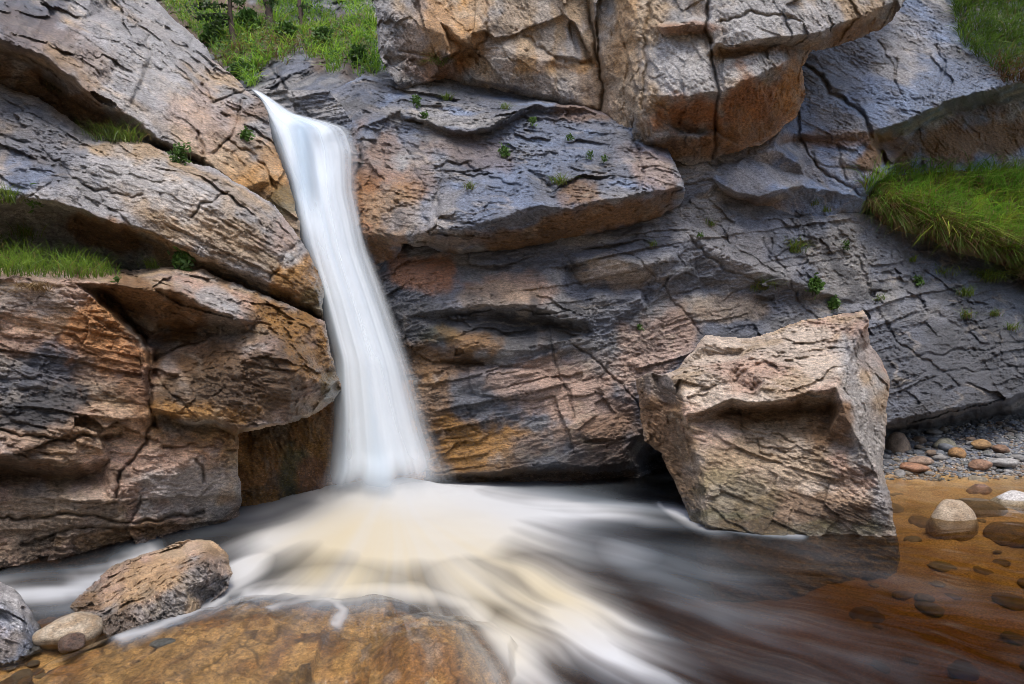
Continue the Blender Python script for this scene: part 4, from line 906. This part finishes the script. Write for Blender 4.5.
def gcols(n, g, dry=.12, dark=0.0):
    a = np.array([.14,.24,.03]); b = np.array([.25,.35,.05]); d = np.array([.07,.13,.025]); s = np.array([.30,.22,.10])
    r = g.random((n, 1)); c = a*(1-r)+b*r
    r2 = g.random((n, 1)); c = np.where(r2 < .3+dark, c*.4+d*.6, c)
    return np.where(g.random((n, 1)) < dry, s*g.uniform(.6, 1.1, (n, 1)), c)

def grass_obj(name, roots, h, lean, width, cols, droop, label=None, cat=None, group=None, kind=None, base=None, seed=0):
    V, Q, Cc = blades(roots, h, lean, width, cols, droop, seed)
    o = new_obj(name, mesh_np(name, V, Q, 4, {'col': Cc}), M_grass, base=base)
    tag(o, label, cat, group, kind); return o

def sample_px(n, poly, g, ymin=0, ymax=99, holes=()):
    xs = [p[0] for p in poly]; ys = [p[1] for p in poly]; out = []; pix = []
    X_ = g.uniform(min(xs), max(xs), n*3); Y_ = g.uniform(min(ys), max(ys), n*3)
    m = inside(X_, Y_, poly)
    for a, b in zip(X_[m], Y_[m]):
        if any(((a-hx)/rx)**2+((b-hy)/ry)**2 < g.uniform(.6, 1.3) for hx, hy, rx, ry in holes): continue
        d = surf(a, b)
        if d is None or d < ymin or d > ymax: continue
        out.append(((a-CX)/F*d, d, CAMZ+(CY-b)/F*d)); pix.append((a, b))
        if len(out) >= n: break
    return np.array(out), np.array(pix)

g = np.random.default_rng(71)
# --- hillside above the fall
hill = [(140,-40),(400,-40),(392,70),(375,80),(352,74),(338,80),(322,68),(308,60),(292,68),(276,60),(264,66),(250,100),(238,90),(215,64),(190,34),(158,0)]
rocks_ = [(236,6,24,11),(262,14,10,5),(333,10,16,5),(345,19,12,5),(318,66,10,8),(298,64,10,10),(278,70,8,10),(352,68,10,8),(322,3,12,4)]
P, px = sample_px(15000, hill, g, 12.2, 40, rocks_)
n = len(P); cl = fbm(np.c_[px/9, px[:, :1]*0], 3, 501); keep = cl+g.normal(0, .18, n) > -.10; P, px, cl = P[keep], px[keep], cl[keep]; n = len(P)
ang_ = g.uniform(0, 6.28, n); lean = np.c_[np.cos(ang_)*.8, np.sin(ang_)*.5-.5, ang_*0]
cols = gcols(n, g, .08)*np.array([1.35,1.5,1.1])*(1+1.1*np.clip(cl, -.5, .7))[:, None]
brn = np.exp(-(((px[:, 0]-280)/40)**2+((px[:, 1]-48)/14)**2))+np.exp(-(((px[:, 0]-225)/25)**2+((px[:, 1]-62)/10)**2))
cols = np.where((g.random(n) < brn*.6)[:, None], np.array([.26,.17,.075])*g.uniform(.6, 1.1, (n, 1)), cols)
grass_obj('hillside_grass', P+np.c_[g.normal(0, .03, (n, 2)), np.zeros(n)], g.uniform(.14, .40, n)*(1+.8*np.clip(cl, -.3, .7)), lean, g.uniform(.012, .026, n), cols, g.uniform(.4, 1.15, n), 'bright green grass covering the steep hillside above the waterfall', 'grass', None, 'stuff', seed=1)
# leafy low plants mixed in
P, px = sample_px(2600, hill, g, 12.2, 40, rocks_+[(300,30,20,14)])
n = len(P)
def leaf_quads(P, size, cols, g):
    n = len(P); a = g.normal(size=(n, 3)); a /= np.linalg.norm(a, axis=1)[:, None]; b = g.normal(size=(n, 3)); b -= a*(a*b).sum(1)[:, None]; b /= np.linalg.norm(b, axis=1)[:, None]
    s = size[:, None]
    V = np.stack([P-a*s, P+b*s*.5, P+a*s, P-b*s*.5], 1).reshape(-1, 3)
    return V, np.arange(n*4).reshape(-1, 4), np.repeat(cols, 4, 0)
rep = 5; PP = np.repeat(P, rep, 0)+g.normal(0, .07, (n*rep, 3))+np.array([0, -.08, .12])
V, Q, Cc = leaf_quads(PP, g.uniform(.012, .035, n*rep), np.array([.12,.24,.05])*g.uniform(.5, 1.6, (n*rep, 1)), g)
tag(new_obj('hillside_leaves', mesh_np('hillside_leaves', V, Q, 4, {'col': Cc}), M_grass), 'low leafy plants scattered through the hillside grass', 'plants', None, 'stuff')

# --- grass bank on the right
relief('grass_bank', None, None,
  [(862,184),(884,174),(940,172),(1024,168),(1480,160),(1480,330),(1060,300),(1024,282),(1000,266),(975,258),(950,250),(925,236),(905,232),(885,226),(872,212)],
  [[(862,184,10.6),(884,174,11.2),(940,172,11.6),(1024,168,12),(1480,160,14)],[(868,205,10.2),(890,212,10.1),(925,222,10.1),(960,232,10.1),(1000,240,10.2),(1024,248,10.3),(1480,280,12)],[(885,226,10.3),(925,238,10.4),(975,258,10.6),(1024,280,10.9),(1480,330,12.5)]],
  base=('earth','brown','earth'), seed=31, angle=0, strata=(.2,0), kind='structure', roll=(4,.1), rough=.22, pl=((.3,.06),(.1,.03)), warp=6, blur=2)
bank = [(862,186),(884,175),(940,172),(1024,168),(1090,168),(1090,300),(1024,268),(990,252),(955,244),(925,232),(900,226),(878,216)]
P, px = sample_px(9000, bank, g, 9.3, 14); n = len(P)
cl = fbm(np.c_[px/14, px[:, :1]*0], 3, 503)
ang_ = g.normal(-1.75, .5, n)+1.6*fbm(np.c_[px/11+40, px[:, :1]*0], 2, 507); lean = np.c_[np.cos(ang_), np.sin(ang_), ang_*0]
low = sstep(18, 0, np.interp(px[:, 0], [862,900,955,1024,1090], [205,226,244,268,300])-px[:, 1])
kp = (cl > -.42)|(g.random(n) < .25); P, px, cl, ang_, lean, low = P[kp], px[kp], cl[kp], ang_[kp], lean[kp], low[kp]; n = len(P)
c2_ = sstep(-.1, .35, fbm(np.c_[px/20+90, px[:, :1]*0], 2, 509))[:, None]
cols = gcols(n, g, .07)*(np.array([.85,1.2,.9])*(1-c2_)+np.array([1.6,1.5,1.0])*c2_)*(1+.45*np.clip(cl, -.6, .8))[:, None]
dead = g.random(n) < .6*low+.10
cols = np.where(dead[:, None], np.array([.20,.115,.05])*g.uniform(.5, 1.1, (n, 1)), cols)
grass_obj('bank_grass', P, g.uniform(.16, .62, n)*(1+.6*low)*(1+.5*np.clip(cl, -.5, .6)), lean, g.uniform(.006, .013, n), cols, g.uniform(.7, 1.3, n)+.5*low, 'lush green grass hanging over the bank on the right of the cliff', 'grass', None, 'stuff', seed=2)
# long stems and dead grass trailing over the lower rim of the bank
ex = g.uniform(868, 1075, 2600); ey = np.interp(ex, [862,900,955,1024,1090], [206,228,246,268,298])-np.abs(g.normal(0, 5, 2600))
kk = fbm(np.c_[ex/13, ex*0, ex*0], 3, 511)+g.normal(0, .1, 2600) > -.05; ex, ey = ex[kk], ey[kk]
P = []
for a_, b_ in zip(ex, ey):
    d_ = surf(a_, b_)
    P.append(((a_-CX)/F*d_, d_-.02, CAMZ+(CY-b_)/F*d_) if d_ and d_ < 12.5 else (np.nan,)*3)
P = np.array(P); P = P[~np.isnan(P[:, 0])]; n = len(P); ang_ = g.normal(-1.7, .6, n)
cols = np.where((g.random(n) < .45)[:, None], np.array([.24,.145,.065])*g.uniform(.5, 1.2, (n, 1)), gcols(n, g, .1)*np.array([.8,.95,.8]))
grass_obj('bank_fringe', P, g.uniform(.2, .5, n), np.c_[np.cos(ang_), np.sin(ang_), ang_*0]*.6, g.uniform(.005, .011, n), cols, g.uniform(1.3, 2.3, n), 'green and dead brown grass trailing over the lower rim of the right bank', 'grass', None, 'stuff', seed=7)
top = [(945,-30),(1100,-30),(1100,90),(1024,84),(1005,84),(985,62),(962,48),(955,20)]
P, px = sample_px(5500, top, g, 9, 16); n = len(P); ang_ = g.normal(-1.9, .8, n)
cols = gcols(n, g, .10, .3)*np.array([.7,.8,.8]); low = sstep(55, 80, px[:, 1]); cols = np.where((g.random(n) < low*.8)[:, None], np.array([.20,.11,.05])*g.uniform(.5, 1.1, (n, 1)), cols)
grass_obj('cliff_grass', P, g.uniform(.18, .45, n), np.c_[np.cos(ang_), np.sin(ang_), ang_*0], g.uniform(.008, .018, n), cols, g.uniform(.7, 1.5, n), 'dark green grass hanging from the cliff top in the upper right corner', 'grass', None, 'stuff', seed=3)

# --- grass on the left shelf: one thick turf
turf = [(-90,268),(-90,256),(0,262),(40,264),(80,266),(118,268),(122,276),(90,280),(40,277),(0,277)]
P, px = sample_px(1500, turf, g, 4, 7); n = len(P); ang_ = g.normal(-1.2, 1.0, n)
hh = g.uniform(.14, .36, n)*np.interp(px[:, 0], [-90,60,105,122], [1,1,.75,.3])
grass_obj('shelf_grass', P, hh, np.c_[np.cos(ang_), np.sin(ang_), ang_*0], g.uniform(.004, .008, n), gcols(n, g, .04)*np.array([1.05,1.15,1]), g.uniform(.3, 1.0, n), 'thick bright green grass along the shelf of the left rock wall', 'grass', None, 'stuff', seed=4)
P, px = sample_px(260, [(-60,236),(40,236),(30,252),(-60,252)], g, 4, 7.5); n = len(P); ang_ = g.normal(-1.2, 1.0, n)
if n: grass_obj('shelf_grass', P, g.uniform(.08, .2, n), np.c_[np.cos(ang_), np.sin(ang_), ang_*0], g.uniform(.004, .008, n), gcols(n, g, .2), g.uniform(.4, 1.2, n), 'sparse grass growing under the grey slab above the thick shelf grass', 'grass', None, 'stuff', seed=5)

# --- single tufts and small plants, each its own thing
def tuft(px_, py_, size, label, kind='grass', dry=.1, spread=None, droop=(.4, 1.1), nbl=None, cols=None):
    d = surf(px_, py_)
    if d is None: return
    d -= .015; s = size*1.25/F*d; root = np.array(((px_-CX)/F*d, d, CAMZ+(CY-py_)/F*d))
    n = nbl or 70; sp = (spread or size*.28)/F*d
    rt = root+np.c_[g.normal(0, sp, n), g.normal(0, sp*.4, n), g.normal(0, sp*.22, n)]
    if kind == 'leaf':
        n = n*2; rt = root+np.c_[g.normal(0, sp*.7, n), g.normal(-.02, sp*.3, n), g.normal(s*.3, sp*.8, n)]
        V, Q, Cc = leaf_quads(rt, g.uniform(.09, .2, n)*s, np.array([.075,.15,.03])*g.uniform(.5, 1.7, (n, 1)), g)
        st = root+np.c_[g.normal(0, sp*.7, 12), g.normal(0, .01, 12), np.zeros(12)]
        V2, Q2, C2 = blades(st, np.full(12, s*.7), np.c_[g.normal(0, .5, 12), np.full(12, -.3), np.zeros(12)], np.full(12, .004), np.tile([.1,.13,.04], (12, 1)), g.uniform(.2, .8, 12))
        o = new_obj('leafy_plant', mesh_np('leafy_plant', np.r_[V, V2], np.r_[Q, Q2+len(V)], 4, {'col': np.r_[Cc, C2]}), M_grass, base=tuple(root.tolist()))
        tag(o, label, 'plant')
    else:
        ang_ = g.normal(-1.57, 1.3, n); le = np.c_[np.cos(ang_), np.sin(ang_)*.7-.25, ang_*0]
        c_ = gcols(n, g, dry) if cols is None else np.array(cols)*g.uniform(.55, 1.25, (n, 1))
        o = grass_obj('grass_tuft', rt, g.uniform(.55, 1.15, n)*s, le, g.uniform(.004, .008, n)*(d/7), c_, g.uniform(*droop, n), label, 'grass tuft', base=tuple(root.tolist()), seed=int(px_*7+py_))
straw = (.34,.23,.11)
TUFTS = [
 (560,184,13,'yellow green grass tuft on the lip of the blue grey ledge, above the brown stones','grass',dict(dry=.15)),
 (470,189,10,'small grass tuft with reddish base on the ledge nearest the waterfall','grass',dict(dry=.25)),
 (505,156,11,'leafy plant beside a small pale stone in the middle of the ledge','leaf',{}),
 (590,158,9,'sparse leafy plant on the right part of the blue grey ledge','leaf',dict(nbl=25)),
 (604,162,8,'lowest of the three leafy plants on the right part of the ledge','leaf',dict(nbl=25)),
 (570,141,9,'thin leafy plant on the ledge, below the tan column of the crag','leaf',dict(nbl=18)),
 (533,125,10,'leafy plant in the crack under the upper step of the ledge','leaf',dict(nbl=30)),
 (505,109,8,'tiny grass tuft on the upper step of the ledge','grass',dict(nbl=35)),
 (447,100,9,'little grass tuft on the ledge below the orange part of the crag','grass',dict(nbl=40)),
 (416,106,12,'leafy plant at the corner where crag, ledge and hillside meet','leaf',dict(nbl=40)),
 (425,119,9,'leafy plant hanging in the crack at the left end of the ledge','leaf',dict(nbl=40)),
 (438,64,16,'olive green grass hanging on the orange face of the crag','grass',dict(dry=.4,droop=(1,1.6))),
 (760,290,18,'orange and green grass tuft on the cliff wall, straight above the boulder','grass',dict(dry=.35,nbl=110)),
 (795,252,18,'green grass tuft on the cliff wall halfway between crag and boulder','grass',dict(dry=.1,nbl=110)),
 (815,291,16,'low leafy plant right of the orange green tuft above the boulder','leaf',dict(nbl=90,spread=4.5)),
 (833,309,14,'leafy plant rooted just above the top corner of the boulder','leaf',dict(nbl=60)),
 (845,248,9,'tiny green plant on the cliff wall left of the grass bank','leaf',dict(nbl=30)),
 (944,274,12,'short grass tuft on the dark slab below the grass bank','grass',dict(dry=.1,nbl=60,spread=7)),
 (964,296,14,'grass tuft trailing down the middle of the dark slab below the bank','grass',dict(dry=.1,nbl=80)),
 (988,280,24,'largest grass tuft, hanging under the right end of the grass bank','grass',dict(dry=.1,nbl=170,spread=9,droop=(.8,1.4))),
 (966,318,13,'yellow green tuft on the dark slab, left of two small tufts','grass',dict(dry=.25,nbl=70)),
 (994,316,11,'green tuft with orange leaves near the right edge of the dark slab','grass',dict(dry=.35,nbl=60)),
 (1012,330,11,'grass tuft low on the dark slab at the right edge','grass',dict(dry=.2,nbl=60)),
 (918,284,11,'small leafy plant in the rubble under the left end of the bank','leaf',dict(nbl=45)),
 (912,262,9,'sparse grass in the rubble below the bank','grass',dict(nbl=40)),
 (880,300,9,'tiny grass tuft on the slab behind the boulder','grass',dict(nbl=30)),
 (712,226,9,'little green tuft below the jutting block under the crag','grass',dict(nbl=35)),
 (652,246,8,'tiny green tuft in a joint of the cliff wall under the ledge','grass',dict(nbl=30)),
 (826,212,8,'small yellow green tuft on the wall left of the grass bank','grass',dict(nbl=40,dry=.2)),
 (815,205,8,'tiny tuft above the yellow green one, left of the grass bank','grass',dict(nbl=30)),
 (112,141,22,'bright green grass patch in the gap between the two upper left rocks','grass',dict(nbl=170,spread=12,dry=.05)),
 (132,142,16,'right hand clump of the grass in the gap between the two upper left rocks','grass',dict(nbl=80,spread=6,dry=.1)),
 (180,160,15,'leafy green plants further down the gap between the two upper left rocks','leaf',dict(nbl=80,spread=7)),
 (247,140,13,'moss green plant in a crack of the upper left outcrop near the fall','leaf',dict(nbl=50)),
 (184,268,22,'fern like plant with rusty leaves on the shelf under the grey slab','leaf',dict(nbl=130,spread=6)),
 (152,268,14,'small grass tuft on the shelf left of the rusty fern','grass',dict(nbl=70)),
 (38,290,22,'dead straw coloured tuft hanging from the left rock wall','grass',dict(nbl=150,cols=straw,droop=(1.1,1.7))),
 (76,274,16,'reddish dry tuft at the edge of the shelf grass','grass',dict(nbl=70,cols=(.30,.17,.11),droop=(1.0,1.6))),
 (60,92,26,'dry grey green tuft hanging under the upper left overhang','grass',dict(nbl=110,cols=(.20,.18,.09),droop=(1.2,1.8))),
 (26,236,20,'green tuft on the smooth grey slab at the left edge','grass',dict(nbl=80,dry=.15)),
 (37,205,20,'trailing green plant on the left part of the grey slab','leaf',dict(nbl=70)),
 (4,202,22,'bright grass tuft cut by the left edge of the photo','grass',dict(nbl=110)),
 (118,282,8,'little moss cushion on the shelf rim','leaf',dict(nbl=30)),
 (700,238,7,'tiny plant in the joint left of the diagonal slabs','leaf',dict(nbl=22)),
 (640,330,8,'single green plant on the pinkish wall left of the boulder','leaf',dict(nbl=25)),
]
TUFTS += [
 (214,44,20,'dark leafy shrub under the leftmost conifer on the hillside','leaf',dict(nbl=300,spread=6)),
 (248,30,22,'dark leafy shrub between the left and centre conifers','leaf',dict(nbl=320,spread=6)),
 (286,40,18,'leafy shrub right of the centre conifer on the hillside','leaf',dict(nbl=260,spread=5)),
 (322,44,18,'leafy shrub below the right conifer, near the crag','leaf',dict(nbl=260,spread=5)),
 (240,78,17,'leafy shrub on the hillside just above the lip of the fall','leaf',dict(nbl=230,spread=5)),
 (358,62,17,'leafy shrub on the hillside beside the crag edge','leaf',dict(nbl=230,spread=5)),
]
for a in TUFTS: tuft(a[0], a[1], a[2], a[3], a[4], **a[5])

# --- trees on the hillside
def tube_mesh(name, pts, rad, nseg=10, seed=0):
    pts = np.array(pts, float); V = []; Q = []
    for i, p in enumerate(pts):
        t_ = pts[min(i+1, len(pts)-1)]-pts[max(i-1, 0)]; t_ /= np.linalg.norm(t_)
        a = np.cross(t_, (0, 1, .01)); a /= np.linalg.norm(a); b = np.cross(t_, a)
        for k in range(nseg):
            th = 2*np.pi*k/nseg; V.append(p+(a*math.cos(th)+b*math.sin(th))*rad[i])
    for i in range(len(pts)-1):
        for k in range(nseg):
            Q.append((i*nseg+k, i*nseg+(k+1) % nseg, (i+1)*nseg+(k+1) % nseg, (i+1)*nseg+k))
    return np.array(V), np.array(Q)
def tree(path, r0, label, sprays, seed):
    gg = np.random.default_rng(seed)
    bx, by = path[0]; d = surf(bx, by) or 15.0
    root = np.array(((bx-CX)/F*d, d, CAMZ+(CY-by)/F*d))
    pts = [((x-CX)/F*d, d+.1*i, CAMZ+(CY-y)/F*d) for i, (x, y) in enumerate(path)]
    tt = np.linspace(0, len(pts)-1, 26); P_ = np.c_[[np.interp(tt, range(len(pts)), [p[k] for p in pts]) for k in range(3)]].T
    P_ = P_+np.c_[gg.normal(0, .012, (26, 2)), np.zeros(26)]
    rad = r0*(1.0-.7*np.linspace(0, 1, 26)); rad[0] *= 1.9; rad[1] *= 1.25; P_[0, 2] -= .12
    e = bpy.data.objects.new('hillside_tree', None); col.objects.link(e); e.location = tuple(root.tolist()); tag(e, label, 'tree')
    V, Q = tube_mesh('trunk', P_, rad); o = new_obj('trunk', mesh_np('trunk', V-root, Q, 4), M_bark, parent=e)
    # conifer crown: limbs with drooping needle sprays, most of it above the picture
    BV = []; BQ = []; NV = []; NQ = []; NC = []; nb = 0; nn = 0
    limbs = [(float(t_), None) for t_ in np.linspace(.78, .99, 22)]+[(None, s) for s in sprays]
    for t_, s in limbs:
        if s is None:
            p0 = np.array([np.interp(t_*25, range(26), P_[:, k]) for k in range(3)]); az = gg.uniform(0, 6.28); ln = (1.5*(1.08-t_)+.25)
            dr = np.array((math.cos(az), math.sin(az), .05))
        else:
            k = np.abs((CY-(P_[:, 2]-CAMZ)*F/P_[:, 1])-s[0]).argmin(); p0 = P_[k]; dr = np.array((s[1], s[2], s[3])); ln = s[4]
        m = np.array([p0+dr*ln*u-np.array((0, 0, .30*ln*u*u)) for u in np.linspace(0, 1, 7)])
        v_, q_ = tube_mesh('x', m, np.linspace(.022, .004, 7), 5); BV.append(v_); BQ.append(q_+nb); nb += len(v_)
        cnt = int(150*ln); u = gg.uniform(.12, 1, cnt); c_ = np.array([np.interp(u*6, range(7), m[:, k]) for k in range(3)]).T+gg.normal(0, .07, (cnt, 3))*np.array((1, 1, .6))-np.array((0, 0, .04))
        v_, q_, cc_ = leaf_quads(c_, gg.uniform(.03, .075, cnt), np.array([.045,.085,.022])*gg.uniform(.5, 1.7, (cnt, 1)), gg); NV.append(v_); NQ.append(q_+nn); NC.append(cc_); nn += len(v_)
    V = np.concatenate(BV); new_obj('limbs', mesh_np('limbs', V-root, np.concatenate(BQ), 4), M_bark, parent=e)
    V = np.concatenate(NV); new_obj('crown', mesh_np('crown', V-root, np.concatenate(NQ), 4, {'col': np.concatenate(NC)}), M_grass, parent=e)
tree([(235,48),(230,30),(226,0),(222,-50),(220,-200)], .075, 'thin leaning dark conifer trunk, leftmost of the three on the hillside', [(14,-.9,-.3,.1,.75),(6,-1,-.2,.2,.9),(22,-.8,-.4,0,.4),(2,.8,-.5,.1,.4)], 81)
tree([(271,27),(267,8),(263,-10),(258,-70),(250,-220)], .10, 'thickest conifer trunk standing at the centre of the grassy hillside', [(4,.8,-.4,.1,.35)], 82)
tree([(303,28),(299,10),(296,-6),(292,-60),(288,-200)], .065, 'slender conifer trunk at the right of the grassy hillside', [(6,.9,-.3,.05,.3)], 83)
